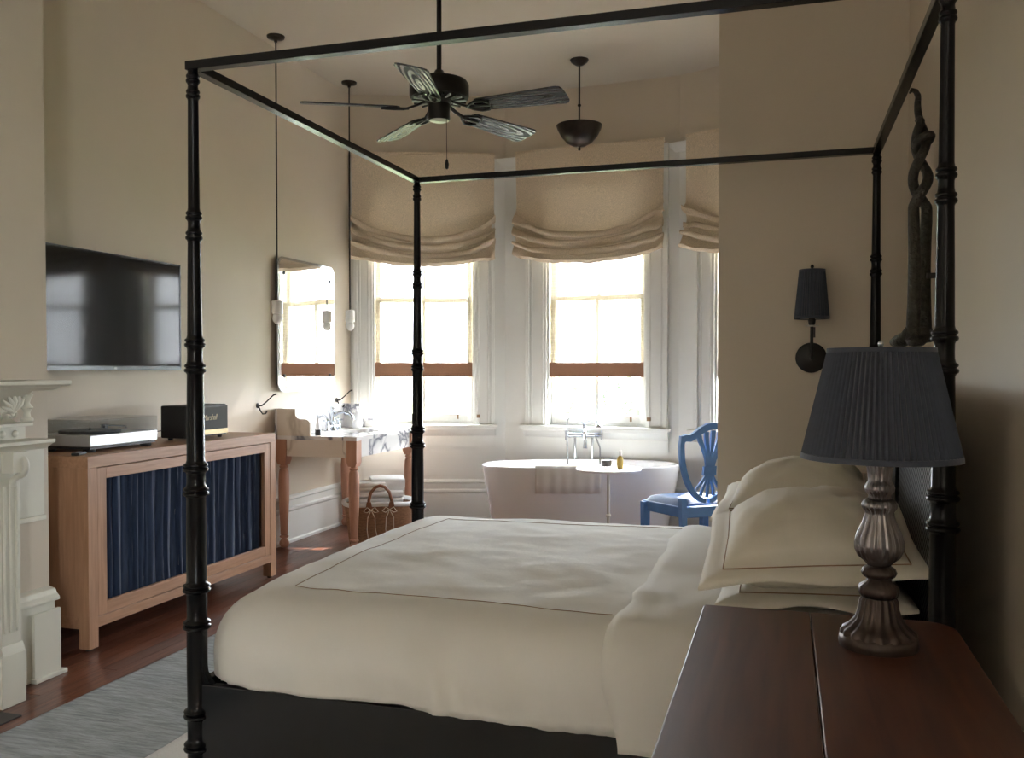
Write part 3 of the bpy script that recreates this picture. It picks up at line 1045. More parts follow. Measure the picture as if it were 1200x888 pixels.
# blade outline: from r .19 to .66
ol = []
for k in range(7):
    a = R(90 + 180 * k / 6)
    ol.append((.225 + .035 * math.cos(a) * 1.0, .052 * math.sin(a)))
body = [(.66 - .03, -.076), (.66 - .012, -.070), (.66 - .003, -.052), (.66, 0), (.66 - .003, .052), (.66 - .012, .070), (.66 - .03, .076)]
poly = ol + body
blade_me = None
for k in range(5):
    a = R(-24 + 16.88 + 72 * k)
    M = Matrix.Rotation(a, 4, 'Z') @ Matrix.Rotation(R(0.9), 4, 'Y') @ Matrix.Rotation(R(-13), 4, 'X')
    if blade_me is None:
        b = MB().prism(poly, -.004, .004, 'Z').build('blade', 'fan_blade_wood', fan, bevel=.002)
        blade_me = b
    else:
        b = blade_me.copy()
        scene.collection.objects.link(b)
        b.parent = fan
    b.matrix_basis = M
    m = MB()
    m.tube([(.07, 0, .03), (.11, 0, .012), (.16, 0, -.006), (.20, 0, -.008)], [.012, .012, .012, .014], 8, flat=.5)
    for s in (-1, 1):
        m.tube([(.15, 0, -.005), (.18, .025 * s, -.008), (.215, .045 * s, -.008), (.255, .040 * s, -.008), (.275, .018 * s, -.008)], .007, 6)
    m.tube([(.17, 0, -.008), (.27, 0, -.008)], .008, 6)
    br = m.build('blade_iron', 'black_metal', b if False else fan, smooth=50)
    br.matrix_basis = M

# ------------------------------------------------------------------ wall hooks
for y, lab in ((5.867, 'black metal coat hook on the wall left of the washstand'), (7.10, 'black metal coat hook on the wall beside the window casing')):
    hk = thing('wall_hook', lab, 'hook', (XL, y, 1.10), 0, 'black wall hooks')
    MB().lathe([(.020, 0), (.020, .005), (.012, .009)], 14).xform(Matrix.Rotation(R(90), 4, 'Y')).build('rose', 'black_metal', hk, smooth=40)
    MB().tube([(0, 0, 0), (.03, .01, 0), (.06, .03, .03), (.10, .05, .075), (.115, .055, .085), (.125, .06, .082)], [.007, .006, .005, .005, .006, .008], 8).build('upper_prong', 'black_metal', hk, smooth=60)
    MB().tube([(.01, 0, -.005), (.02, .01, -.04), (.035, .015, -.062), (.055, .02, -.06), (.065, .022, -.042)], [.006, .005, .005, .005, .007], 8).build('lower_prong', 'black_metal', hk, smooth=60)

# ------------------------------------------------------------------ washstand
WX0, WX1, WY0, WY1, WZ = -3.735, -3.045, 6.06, 7.21, 0.865
ws = thing('washstand', 'marble topped washstand on turned wooden legs below the mirror', 'washstand', (-3.4, 6.7, 0))
# far end is trimmed to the bay angle
top = [(WX0, WY0), (WX1, WY0), (WX1, WY1), (WX0 + .12, WY1 - .02), (WX0, WY1 - .03)]


def top_with_basin():
    """slab with an oval basin opening"""
    cx, cy, rx, ry = -3.36, 6.70, .17, .23
    n = 40
    x0, x1, y0, y1 = WX0, WX1, WY0, WY1 - .03
    vs, fs = [], []
    inn, outp = [], []
    for k in range(n):
        a = 2 * math.pi * k / n
        c, s = math.cos(a), math.sin(a)
        inn.append((cx + rx * c, cy + ry * s))
        tx = ((x1 - cx) / c if c > 1e-6 else (x0 - cx) / c if c < -1e-6 else 1e9)
        ty = ((y1 - cy) / s if s > 1e-6 else (y0 - cy) / s if s < -1e-6 else 1e9)
        t = min(tx, ty)
        outp.append((cx + c * t, cy + s * t))
    # snap nearest samples to the true corners
    for X, Y in ((x0, y0), (x0, y1), (x1, y0), (x1, y1)):
        k = min(range(n), key=lambda i: (outp[i][0] - X) ** 2 + (outp[i][1] - Y) ** 2)
        outp[k] = (X, Y)
    m = MB()
    za, zb = WZ - .028, WZ
    for z in (za, zb):
        vs += [(p[0], p[1], z) for p in inn] + [(p[0], p[1], z) for p in outp]
    for k in range(n):
        j = (k + 1) % n
        fs.append((2 * n + k, 3 * n + k, 3 * n + j, 2 * n + j))
        fs.append((k, j, n + j, n + k))
        fs.append((n + k, n + j, 3 * n + j, 3 * n + k))
        fs.append((k, 2 * n + k, 2 * n + j, j))
    return m.add(vs, fs)


P(top_with_basin(), 'marble_top', 'marble', ws)
prof = [(1.02, -.004), (1.0, -.03), (.93, -.08), (.75, -.125), (.4, -.145), (.1, -.15), (.1, -.153), (.42, -.155), (.8, -.135), (.98, -.085), (1.06, -.03), (1.06, -.004)]
P(MB().lathe(prof, 32, (-3.36, 6.70, WZ - .026), cap=False, sx=.172, sy=.232), 'basin', 'porcelain', ws, smooth=60)
# splash back and stepped side splash
P(bx(WX0, WX0 + .022, WY0, WY1 - .03, WZ, WZ + .205), 'splash_back', 'marble', ws, bevel=.003)


def side_splash(y):
    pr = [(WX0 + .022, WZ), (WX0 + .30, WZ), (WX0 + .30, WZ + .10)]
    for k in range(7):
        a = R(0 + 90 * k / 6)
        pr.append((WX0 + .24 + .06 * math.cos(a) * 1.0, WZ + .10 + .028 * math.sin(a)))
    for k in range(7):
        a = R(270 - 90 * k / 6)
        pr.append((WX0 + .22 + .045 * math.cos(a), WZ + .173 + .045 * math.sin(a)))
    pr += [(WX0 + .175, WZ + .205), (WX0 + .022, WZ + .205)]
    return MB().prism(pr, y, y + .024, 'Y')


P(side_splash(WY0 + .004), 'side_splash', 'marble_warm', ws)
P(side_splash(WY1 - .058), 'side_splash', 'marble', ws)
zt = WZ - .028
P(bx(WX0 + .06, WX1 - .06, WY0 + .028, WY0 + .05, zt - .13, zt), 'side_apron', 'marble_warm', ws)
P(bx(WX1 - .05, WX1 - .028, WY0 + .07, WY1 - .07, zt - .13, zt), 'front_apron', 'marble', ws)
P(bx(WX0 + .06, WX1 - .06, WY1 - .075, WY1 - .053, zt - .13, zt), 'side_apron', 'marble_warm', ws)


def washstand_leg(x, y):
    h = .042
    m = bx(x - h, x + h, y - h, y + h, zt - .165, zt)
    m.prism([(x - h, zt - .165), (x + h, zt - .165), (x + .03, zt - .195), (x - .03, zt - .195)], y - h * .9, y + h * .9, 'Y')
    z1 = zt - .19
    prof = [(.030, z1), (.026, z1 - .012), (.034, z1 - .02), (.034, z1 - .028), (.025, z1 - .036), (.032, z1 - .045), (.037, z1 - .06),
            (.041, z1 - .12), (.042, z1 - .20), (.039, z1 - .30), (.033, z1 - .42), (.028, .105), (.024, .095), (.034, .088), (.034, .080),
            (.022, .070), (.024, .062), (.036, .045), (.038, .030), (.032, .012), (.022, .0)]
    m.lathe(prof, 20, (x, y, 0))
    return m


for x, y in ((WX0 + .045, WY0 + .055), (WX1 - .05, WY0 + .055), (WX0 + .045, WY1 - .08), (WX1 - .05, WY1 - .06)):
    P(washstand_leg(x, y), 'leg', 'pink_wood', ws, smooth=35)

fc = thing('basin_faucet', 'chrome cross handle faucet on the marble washstand', 'faucet', (-3.58, 6.70, WZ))
for s in (-1, 1):
    y = .10 * s
    h = MB().lathe([(.026, 0), (.026, .006), (.016, .014), (.013, .03), (.016, .045), (.011, .055), (.010, .075)], 16, (0, y, 0))
    ho = h.build('handle', 'chrome', fc, smooth=50)
    MB().tube([(-.035, y, .085), (.035, y, .085)], .007, 8).tube([(0, y - .035, .085), (0, y + .035, .085)], .007, 8).lathe([(.012, .072), (.014, .085), (.010, .1), (.003, .104)], 12, (0, y, 0)).build('cross', 'chrome', ho, smooth=60)
MB().lathe([(.030, 0), (.030, .008), (.018, .02), (.015, .06), (.022, .075), (.017, .09), (.015, .14), (.020, .15), (.012, .17), (.014, .18), (.004, .19)], 18).build('column', 'chrome', fc, smooth=50)
MB().tube([(0, 0, .12), (.05, 0, .145), (.10, 0, .155), (.15, 0, .14), (.175, 0, .115), (.178, 0, .09)], [.012, .012, .012, .012, .013, .016], 10).build('spout', 'chrome', fc, smooth=60)
MB().tube([(0, -.10, .035), (0, .10, .035)], .008, 8).build('bridge', 'chrome', fc, smooth=60)

sd = thing('soap_dispenser', 'white pump soap bottle behind the washstand faucet', 'soap dispenser', (-3.52, 7.02, WZ))
MB().lathe([(.034, 0), (.040, .01), (.043, .06), (.040, .11), (.025, .125), (.014, .13)], 20).build('bottle', 'porcelain', sd, smooth=60)
MB().lathe([(.014, .13), (.014, .155), (.005, .157), (.005, .175)], 12).box(-.008, .05, -.008, .008, .172, .186).build('pump', 'porcelain', sd, smooth=40)
sb = thing('lotion_bottle', 'small pointed white bottle with a dark base on the washstand', 'bottle', (-3.42, 6.16, WZ))
MB().lathe([(.021, 0), (.022, .005), (.022, .045)], 16).build('base', 'black_plastic', sb, smooth=40)
MB().lathe([(.021, .045), (.018, .07), (.009, .12), (.005, .135), (.001, .137)], 16).build('cone', 'porcelain', sb, smooth=60)

# ------------------------------------------------------------------ basket with towels
BC = Vector((-3.045, 6.44, 0))
bk = thing('wicker_basket', 'brown wicker basket with white liner, leather handle and ribbon ties', 'basket', BC, R(28))
ax, ay, bh = .265, .20, .335
rows = []
NB = 72
for j in range(35):
    t = j / 34
    row = []
    for i in range(NB):
        a = 2 * math.pi * i / NB
        k = .84 + .16 * t
        wv = .0045 * math.cos(NB / 2 * a / 1.0 + math.pi * j)
        row.append(((ax * k + wv) * math.cos(a), (ay * k + wv) * math.sin(a), bh * t + .002))
    rows.append(row)
MB().grid(rows, True).build('weave', 'wicker', bk, smooth=80)
MB().lathe([(.84, .004), (.84, .014)], 36, sx=ax, sy=ay).build('bottom', 'wicker', bk)
rim = [((ax + .006) * math.cos(a), (ay + .006) * math.sin(a), bh + .008 * math.sin(3 * a)) for a in [2 * math.pi * k / 48 for k in range(48)]]
MB().tube(rim, .018, 8, True).build('liner', 'towel_white', bk, smooth=70)
yf = -ay - .012
MB().tube([(-.085, yf + .004, bh - .02), (-.085, yf - .004, bh + .04), (-.07, yf, bh + .10), (-.035, yf + .004, bh + .14), (0, yf + .005, bh + .15), (.035, yf + .004, bh + .14), (.07, yf, bh + .10), (.085, yf - .004, bh + .04), (.085, yf + .004, bh - .02)], .012, 8).build('handle', 'leather_tan', bk, smooth=60)
for s in (-1, 1):
    MB().prism([(.085 * s - .03, bh - .045), (.085 * s + .03, bh - .045), (.085 * s + .016, bh + .03), (.085 * s - .016, bh + .03)], yf - .018, yf - .008, 'Y').build('handle_tab', 'leather_tan', bk, bevel=.003)
    x = .07 * s
    m = MB()
    m.tube([(x, yf - .022, bh - .03), (x - .03, yf - .026, bh - .01), (x - .055, yf - .024, bh - .04), (x - .03, yf - .024, bh - .05), (x, yf - .022, bh - .03)], .006, 6, flat=.5)
    m.tube([(x, yf - .022, bh - .03), (x + .03, yf - .026, bh - .01), (x + .055, yf - .024, bh - .045), (x + .03, yf - .024, bh - .05), (x, yf - .022, bh - .03)], .006, 6, flat=.5)
    m.tube([(x, yf - .022, bh - .03), (x - .025, yf - .02, bh - .09), (x - .03, yf - .012, bh - .18), (x - .02, yf - .0, bh - .26)], .006, 6, flat=.5)
    m.tube([(x, yf - .022, bh - .03), (x + .03, yf - .02, bh - .09), (x + .032, yf - .012, bh - .17), (x + .045, yf - .0, bh - .23)], .006, 6, flat=.5)
    m.build('ribbon_tie', 'ribbon', bk, smooth=60)


def folded_towel(name, label, material, loc, rz, sx, sy, sz, layers, seed, tilt=0.0, group='towels in the wicker basket'):
    """folded cloth: each layer a plump slab, fold bulging along the front"""
    t = thing(name, label, 'towel', loc, rz, group)
    t.rotation_euler = (tilt, 0, rz)
    h = sz / layers
    for k in range(layers):
        rows = []
        n = 20
        for j in range(9):
            v = -1 + 2 * j / 8
            row = []
            for i in range(n):
                a = 2 * math.pi * i / n
                ca, sa = math.cos(a), math.sin(a)
                y = sy / 2 * math.copysign(abs(ca) ** .35, ca)
                z = h / 2 * math.copysign(abs(sa) ** .6, sa)
                edge = 1 - .06 * abs(v) ** 8
                q = Vector((v * 2, ca * 2, seed + k))
                x = sx / 2 * v
                row.append((x + .006 * noise.noise(q * 1.7), y * edge + .008 * noise.noise(q), z * edge + h * (k + .5) + .006 * noise.noise(q * 1.3 + Vector((3, 0, 0)))))
            rows.append(row)
        m = MB().grid(rows, True)
        m.f.append(tuple(range(n)))
        m.f.append(tuple(8 * n + i for i in range(n)))
        m.build('fold', material, t, smooth=60)
    return t


folded_towel('folded_towel', 'thick folded cream white towel at the bottom of the basket', 'towel_cream', BC + Vector((-.0, -.0, .20)), R(28), .36, .24, .13, 2, 1)
folded_towel('folded_towel', 'folded white towel lying second in the basket stack', 'towel_white', BC + Vector((.01, .0, .33)), R(26), .35, .24, .10, 2, 2)
folded_towel('folded_towel', 'folded beige towel near the top of the basket stack', 'towel_cream', BC + Vector((-.045, -.05, .43)), R(24), .22, .22, .07, 2, 3)
folded_towel('rolled_towel', 'rumpled white towel topmost on the basket stack', 'towel_white', BC + Vector((.05, .04, .43)), R(33), .26, .18, .10, 1, 5, R(6))

# ------------------------------------------------------------------ bathtub
TUBC = Vector((-1.60, 7.20, 0))
tub = thing('bathtub', 'white freestanding oval bathtub below the bay windows', 'bathtub', TUBC, R(16.88))
A, B_, HT = .805, .355, .60


def tub_ring(a, b, z, n=72, p=2.35):
    r_ = []
    for i in range(n):
        t = 2 * math.pi * i / n
        c, s = math.cos(t), math.sin(t)
        r_.append((a * math.copysign(abs(c) ** (2 / p), c), b * math.copysign(abs(s) ** (2 / p), s), z))
    return r_


rows = []
for z, k in ((0, .86), (.01, .875), (.10, .893), (.25, .925), (.42, .965), (.55, .992), (.585, .998), (.596, .996), (.60, .985), (.60, .965), (.594, .952), (.57, .945), (.45, .91), (.30, .85), (.20, .76), (.155, .60), (.145, .3), (.143, .02)):
    dk = k
    rows.append(tub_ring(A * k if k > .5 else A * k, B_ * (k if k > .95 else 1 - (1 - k) * 1.25), z if True else z))
MB().grid(rows, True).build('shell', 'porcelain', tub, smooth=50)
MB().lathe([(.03, 0), (.03, .004)], 18, (.45, 0, .144)).build('drain', 'chrome', tub)

# folded towel over the near rim
bt = thing('bath_towel', 'cream hand towel draped over the near rim of the bathtub', 'towel', TUBC + Matrix.Rotation(R(16.88), 3, 'Z') @ Vector((-.12, -.34, .60)), R(16.88))
prof = [(.10, -.14), (.095, -.06), (.085, -.01), (.06, .012), (.02, .016), (-.01, .010), (-.026, -.015), (-.030, -.06), (-.026, -.12), (-.018, -.195)]
for nm, x0, x1, off in (('towel_sheet', -.26, .25, 0.0),):
    rows = []
    for j, (y, z) in enumerate(prof):
        rows.append([(x0 + (x1 - x0) * i / 40, y - .004 + .0035 * math.sin(i * .9) * (1 if j > 5 else .4) + .004 * noise.noise(Vector((i * .35, j * .4, 2))), z + off) for i in range(41)])
    MB().grid(rows).build(nm, 'towel_cream', bt, smooth=60, solid=.018)

# tub filler
tf = thing('tub_filler', 'chrome floor mounted tub filler with handshower behind the bathtub', 'faucet', TUBC + Matrix.Rotation(R(16.88), 3, 'Z') @ Vector((.06, .43, 0)), R(16.88))
for s in (-1, 1):
    MB().tube([(.075 * s - .0, 0, 0), (.075 * s, 0, .78)], .011, 10).lathe([(.03, 0), (.03, .006), (.014, .02)], 16, (.075 * s, 0, 0)).build('riser', 'chrome', tf, smooth=50)
MB().tube([(-.115, 0, .80), (.115, 0, .80)], .018, 12).build('valve_body', 'chrome', tf, smooth=50)
for s in (-1, 1):
    hn = MB().lathe([(.020, 0), (.022, .02), (.012, .03), (.01, .05)], 12).xform(Matrix.Translation((.11 * s, 0, .80)) @ Matrix.Rotation(R(90 * s), 4, 'Y')).build('handle', 'chrome', tf, smooth=50)
    MB().tube([(.155 * s, -.04, .80), (.155 * s, .04, .80)], .007, 8).tube([(.155 * s, 0, .76), (.155 * s, 0, .84)], .007, 8).build('cross', 'chrome', hn, smooth=60)
MB().tube([(0, 0, .80), (0, -.03, .84), (0, -.09, .85), (0, -.14, .82), (0, -.16, .76), (0, -.16, .70)], [.014, .014, .014, .014, .015, .02], 12).build('spout', 'chrome', tf, smooth=60)
MB().tube([(0, 0, .80), (0, 0, 0.915)], .012, 10).tube([(-.05, -.01, 0.930), (0, -.01, 0.910), (.05, -.01, 0.930)], .010, 8).build('cradle', 'chrome', tf, smooth=60)
MB().tube([(-.12, -.01, 0.950), (-.06, -.01, 0.955), (.0, -.01, 0.960), (.06, -.01, 0.955), (.105, -.01, 0.935), (.125, -.01, 0.900)], [.011, .012, .012, .011, .012, .016], 10).lathe([(.034, 0), (.03, .014), (.012, .028)], 18, (.13, -.01, 0.870)).build('handset', 'chrome', tf, smooth=60)
MB().tube([(-.12, -.01, 0.950), (-.142, -.01, 0.930), (-.146, -.03, 0.865), (-.146, -.06, .70), (-.14, -.12, .50), (-.09, -.17, .35), (0, -.18, .29), (.09, -.17, .35), (.13, -.13, .5), (.135, -.06, .70), (.10, -.02, .79)], .007, 8).build('hose', 'chrome', tf, smooth=70)

# ------------------------------------------------------------------ round side table with candle and bottle
rt = thing('side_table', 'slim round white pedestal table beside the bathtub', 'side table', (-1.235, 6.50, 0))
MB().lathe([(.002, .630), (.225, .630), (.238, .634), (.24, .642), (.236, .648), (.002, .645)], 48).build('tray_top', 'white_enamel', rt, smooth=40)
MB().tube([(0, 0, .012), (0, 0, .63)], .012, 12).lathe([(.012, -.012), (.02, -.006), (.02, .006), (.012, .012)], 14, (0, 0, .30)).build('pole', 'pale_metal', rt, smooth=50)
MB().lathe([(.15, 0), (.15, .01), (.02, .014)], 36).build('base', 'white_enamel', rt, smooth=40)
cd = thing('candle', 'grey candle in a clear glass on the round white table', 'candle', (-1.255, 6.53, .6455))
MB().lathe([(.034, 0), (.038, .004), (.042, .075), (.039, .075), (.036, .012), (.002, .010)], 22, cap=False).build('glass', 'clear_glass', cd, smooth=50)
MB().lathe([(.034, .013), (.0375, .058), (.002, .056)], 22).build('wax', 'candle_grey', cd, smooth=50)
MB().tube([(0, 0, .055), (.002, 0, .068)], .0015, 5).build('wick', 'black_plastic', cd)
ob = thing('oil_bottle', 'little amber oil bottle with a white cap on the round table', 'bottle', (-1.155, 6.53, .646))
MB().lathe([(.020, 0), (.023, .004), (.023, .07), (.018, .082), (.010, .088), (.010, .095)], 18).build('bottle', 'amber_oil', ob, smooth=50)
MB().lathe([(.013, .093), (.014, .098), (.014, .125), (.010, .132), (.002, .134)], 16).build('cap', 'white_enamel', ob, smooth=50)

# ------------------------------------------------------------------ blue chair
ch = thing('shield_back_chair', 'bright blue shield back wooden chair beside the bathtub', 'chair', (-0.64, 6.42, 0), R(38))
# local: front +y, back at y=-.2
for s in (-1, 1):
    MB().prism([(s * .245 - .02, -0), (s * .245 + .02, 0), (s * .245 + .026, .43), (s * .245 - .026, .43)], .17, .225, 'Y').build('leg', 'blue_paint', ch, bevel=.003)
    pts = [(s * .195, -.285, 0), (s * .193, -.235, .2), (s * .19, -.212, .42), (s * .192, -.212, .50)]
    m = MB()
    for i in range(3):
        a, b = Vector(pts[i]), Vector(pts[i + 1])
        m.add([(a.x - .02, a.y - .022, a.z), (a.x + .02, a.y - .022, a.z), (a.x + .02, a.y + .022, a.z), (a.x - .02, a.y + .022, a.z),
               (b.x - .02, b.y - .022, b.z), (b.x + .02, b.y - .022, b.z), (b.x + .02, b.y + .022, b.z), (b.x - .02, b.y + .022, b.z)],
              [(0, 1, 5, 4), (1, 2, 6, 5), (2, 3, 7, 6), (3, 0, 4, 7)] + ([(3, 2, 1, 0)] if i == 0 else []) + ([(4, 5, 6, 7)] if i == 2 else []))
    m.build('leg', 'blue_paint', ch)
MB().add([(-.19, -.22, .365), (.19, -.22, .365), (.25, .21, .365), (-.25, .21, .365), (-.195, -.22, .44), (.195, -.22, .44), (.258, .215, .44), (-.258, .215, .44)],
         [(3, 2, 1, 0), (4, 5, 6, 7), (0, 1, 5, 4), (1, 2, 6, 5), (2, 3, 7, 6), (3, 0, 4, 7)]).build('seat_frame', 'blue_paint', ch, bevel=.006)
rows = []
for j in range(13):
    v = j / 12
    row = []
    for i in range(13):
        u = -1 + i / 6
        hw = .19 + .065 * v
        e = (1 - abs(u) ** 5) ** .5 * (1 - abs(2 * v - 1) ** 5) ** .5
        row.append((u * hw, -.185 + .41 * v, .438 + .052 * e - .010 * (1 - u * u) * math.sin(math.pi * v)))
    rows.append(row)
MB().grid(rows).build('seat_cushion', 'blue_leather', ch, smooth=70)


def back_pt(x, z):
    """point on the raked back plane"""
    return Vector((x, -.212 - .16 * max(0, z - .5) + .05 * (abs(x) / .24) ** 2 * 0, z))


def ribbon(mb, pts, w, t):
    """flat bar following pts lying in the back plane (pts: x,z), w width in plane, t depth"""
    n = len(pts)
    vs, fs = [], []
    for i in range(n):
        p = Vector(pts[i])
        d = Vector(pts[min(i + 1, n - 1)]) - Vector(pts[max(i - 1, 0)])
        d.normalize()
        nn = Vector((-d.y, d.x))
        wi = w[i] if isinstance(w, list) else w
        for sx, sy in ((-1, -1), (1, -1), (1, 1), (-1, 1)):
            q = p + nn * wi / 2 * sx
            b = back_pt(q.x, q.y)
            vs.append((b.x, b.y + t / 2 * sy, b.z))
    for i in range(n - 1):
        for k in range(4):
            j = (k + 1) % 4
            fs.append((i * 4 + k, i * 4 + j, (i + 1) * 4 + j, (i + 1) * 4 + k))
    fs += [(3, 2, 1, 0), tuple((n - 1) * 4 + k for k in range(4))]
    return mb.add(vs, fs)


side = []
for k in range(21):
    t = k / 20
    x = .012 + .228 * math.sin(t * math.pi / 2) ** .78
    z = .475 + .455 * t ** 1.35
    if t > .9:
        x -= .004
    side.append((x, z))
crest = [(.236, .905), (.215, .915), (.18, .912), (.14, .930), (.10, .962), (.05, .985), (0, .992)]
for s in (-1, 1):
    ribbon(MB(), [(s * x, z) for x, z in side], .034, .034).build('shield_side', 'blue_paint', ch, bevel=.003)
crest_f = [(-x, z) for x, z in crest] + [(x, z) for x, z in crest[::-1]][1:]
ribbon(MB(), crest_f, .048, .036).build('crest_rail', 'blue_paint', ch, bevel=.003)
for k in range(5):
    u = -1 + k / 2
    pts = []
    for j in range(15):
        t = j / 14
        z = .50 + .46 * t
        spread = .026 + .075 * (1 - smoothstep(0, .36, t)) * 1.0 + .080 * smoothstep(.40, 1.0, t) ** 1.3
        if t < .36:
            z += .04 * (1 - t / .36) * abs(u) * .6
        zz_ = z - (.035 * u * u if t > .8 else 0) * (t - .8) / .2
        pts.append((u * spread, zz_))
    ribbon(MB(), pts, [.017 + .014 * smoothstep(.5, 1, j / 14) for j in range(15)], .018).build('splat_rib', 'blue_paint', ch)
ribbon(MB(), [(-.050, .685), (0, .683), (.050, .685)], .062, .026).build('splat_block', 'blue_paint', ch, bevel=.003)

# ------------------------------------------------------------------ canopy bed
PX0, PX1, PY0, PY1, ZT = -1.862, 0.39, 2.54, 4.415, 2.38
bed = thing('canopy_bed', 'black four poster canopy bed with ringed posts and caned headboard', 'bed', ((PX0 + PX1) / 2, (PY0 + PY1) / 2, 0))


def post_profile():
    rings = [2.326, 2.276, 1.88, 1.815, 1.464, 1.38, 1.053, .973, .654, .532, .236, .127]

    def base(z):
        r = .0165 + (.0335 - .0165) * smoothstep(2.4, .5, z)
        return r
    prof = [(base(0) * .85, 0), (base(0), .02)]
    zs = sorted(rings)
    for i, z in enumerate(zs):
        b = base(z)
        for dz, k in ((-.022, 1.0), (-.016, 1.10), (-.013, 1.30), (-.008, 1.36), (-.003, 1.30), (-.001, 1.12), (.001, 1.12), (.003, 1.26), (.007, 1.32), (.011, 1.26), (.014, 1.06), (.024, .97)):
            prof.append((b * k, z + dz))
        if i + 1 < len(zs):
            mid = (z + zs[i + 1]) / 2
            gap = zs[i + 1] - z
            prof.append((base(mid) * (.97 if gap < .15 else 1.0), mid))
    prof.append((base(ZT), ZT - .026))
    return prof


pp = post_profile()
first = None
for x, y in ((PX0, PY0), (PX0, PY1), (PX1, PY0), (PX1, PY1)):
    if first is None:
        first = MB().lathe(pp, 28).build('bed_post', 'black_lacquer', bed, smooth=50)
        o = first
    else:
        o = first.copy()
        scene.collection.objects.link(o)
        o.parent = bed
    o.location = Vector((x, y, 0)) - bed.location
hr = .018
P(bx(PX0 - hr, PX1 + hr, PY0 - hr, PY0 + hr, ZT - .028, ZT), 'canopy_rail', 'black_lacquer', bed, bevel=.002)
P(bx(PX0 - hr, PX1 + hr, PY1 - hr, PY1 + hr, ZT - .028, ZT), 'canopy_rail', 'black_lacquer', bed, bevel=.002)
P(bx(PX0 - hr, PX0 + hr, PY0 + hr, PY1 - hr, ZT - .028, ZT), 'canopy_rail', 'black_lacquer', bed, bevel=.002)
P(bx(PX1 - hr, PX1 + hr, PY0 + hr, PY1 - hr, ZT - .028, ZT), 'canopy_rail', 'black_lacquer', bed, bevel=.002)
for y in (PY0, PY1):
    P(bx(PX0 + .02, PX1 - .02, y - .016, y + .016, .04, .338), 'side_rail', 'black_panel', bed, bevel=.003)
P(bx(PX0 - .016, PX0 + .016, PY0 + .02, PY1 - .02, .04, .338), 'foot_rail', 'black_lacquer', bed, bevel=.003)
for y, s in ((PY0, 1), (PY1, -1)):
    P(MB().prism([(PX0 + .02, .338), (PX0 + .065, .338), (PX0 + .05, .350), (PX0 + .035, .375), (PX0 + .03, .41), (PX0 + .02, .42)], y - .012, y + .012, 'Y'), 'gusset', 'black_lacquer', bed)
# headboard
yc_ = (PY0 + PY1) / 2
P(bx(PX1 - .02, PX1 + .02, PY0 + .02, PY1 - .02, 1.25, 1.32), 'headboard_rail', 'black_lacquer', bed, bevel=.004)
P(bx(PX1 - .02, PX1 + .02, PY0 + .02, PY1 - .02, .30, .42), 'headboard_rail', 'black_lacquer', bed, bevel=.004)
for y0 in (PY0 + .025, yc_ - .045, PY1 - .085):
    P(bx(PX1 - .018, PX1 + .018, y0, y0 + .06, .42, 1.25), 'headboard_stile', 'black_lacquer', bed, bevel=.003)
for y0, y1 in ((PY0 + .085, yc_ - .045), (yc_ + .015, PY1 - .085)):
    P(bx(PX1 - .006, PX1 + .006, y0, y1, .42, 1.25), 'cane_panel', 'black_cane', bed)

# mattress, duvet, sheet
mt = thing('mattress', 'white mattress on the black canopy bed under the duvet', 'mattress', (-.74, 3.475, .30))
P(bx(PX0 + .055, PX1 - .03, PY0 + .035, PY1 - .035, .30, .575), 'body', 'towel_white', mt, bevel=.05)


def cover_mesh(x0, x1, y0, y1, top, drop_z, rad, open_head=True, nz=9, seed=0, extra=0.0, hem=None, crown=.03):
    """cloth over a mattress: falls over near, far and foot edges, open at the head end (x1)"""
    def edge(n, fall):
        out = []
        for k in range(nz):
            out.append((0.0, rad + (fall - rad) * (1 - k / nz)))
        for k in range(9):
            a = R(90 * k / 8)
            out.append((rad * (1 - math.cos(a)), rad * (1 - math.sin(a))))
        return out
    fall = top - drop_z
    E_ = edge(0, fall)
    nx, ny = 60, 56
    xs = [(x0 + o, f) for o, f in E_] + [(x0 + rad + (x1 - x0 - rad) * (k + 1) / nx, 0.0) for k in range(nx)]
    ys = [(y0 + o, f) for o, f in E_] + [(y0 + rad + (y1 - y0 - 2 * rad) * (k + 1) / ny, 0.0) for k in range(ny - 1)] + [(y1 - o, f) for o, f in reversed(E_)]
    rows = []
    rc = .16
    for y, fy in ys:
        row = []
        for x, fx in xs:
            f = min(fall, (fx ** 3 + fy ** 3) ** (1 / 3)) if (fx or fy) else 0
            X, Y = x, y
            # round the plan corners at the foot
            for yc0, sgn in ((y0, 1), (y1, -1)):
                dx, dy = (x0 + rc) - X, sgn * ((yc0 + sgn * rc) - Y)
                if dx > 0 and dy > 0:
                    L = math.hypot(dx, dy)
                    mx = max(dx, dy)
                    k = mx / L
                    X = (x0 + rc) - dx * k
                    Y = yc0 + sgn * (rc - dy * k)
            Z = top - f
            side_t = f / fall
            p = Vector((X * 2.2, Y * 2.2, seed))
            Z += crown * (1 - (2 * (Y - y0) / (y1 - y0) - 1) ** 2) * (1 - side_t) + .010 * noise.noise(p * 1.2) * (1 - side_t)
            Z += .0045 * noise.noise(Vector((X * 9, Y * 9, seed + 4))) * (1 - side_t)
            # soft vertical folds on the drop
            w = smoothstep(.25, 1, side_t)
            fold = .026 * noise.noise(Vector((X * 7 + Z * 1.5, Y * 7, seed + 9))) + .014 * noise.noise(Vector((X * 22 + Z * 4, Y * 22, seed)))
            if fy >= fx and fy > 0:
                Y += (fold * w + .012 * math.sin(math.pi * min(1, side_t)) * -1) * (1 if y < (y0 + y1) / 2 else -1)
            elif fx > 0:
                X += fold * w - .012 * math.sin(math.pi * min(1, side_t))
            if hem and side_t > .98:
                Z += hem(X, Y)
            Z += extra
            row.append((X, Y, Z))
        rows.append(row)
    return MB().grid(rows)


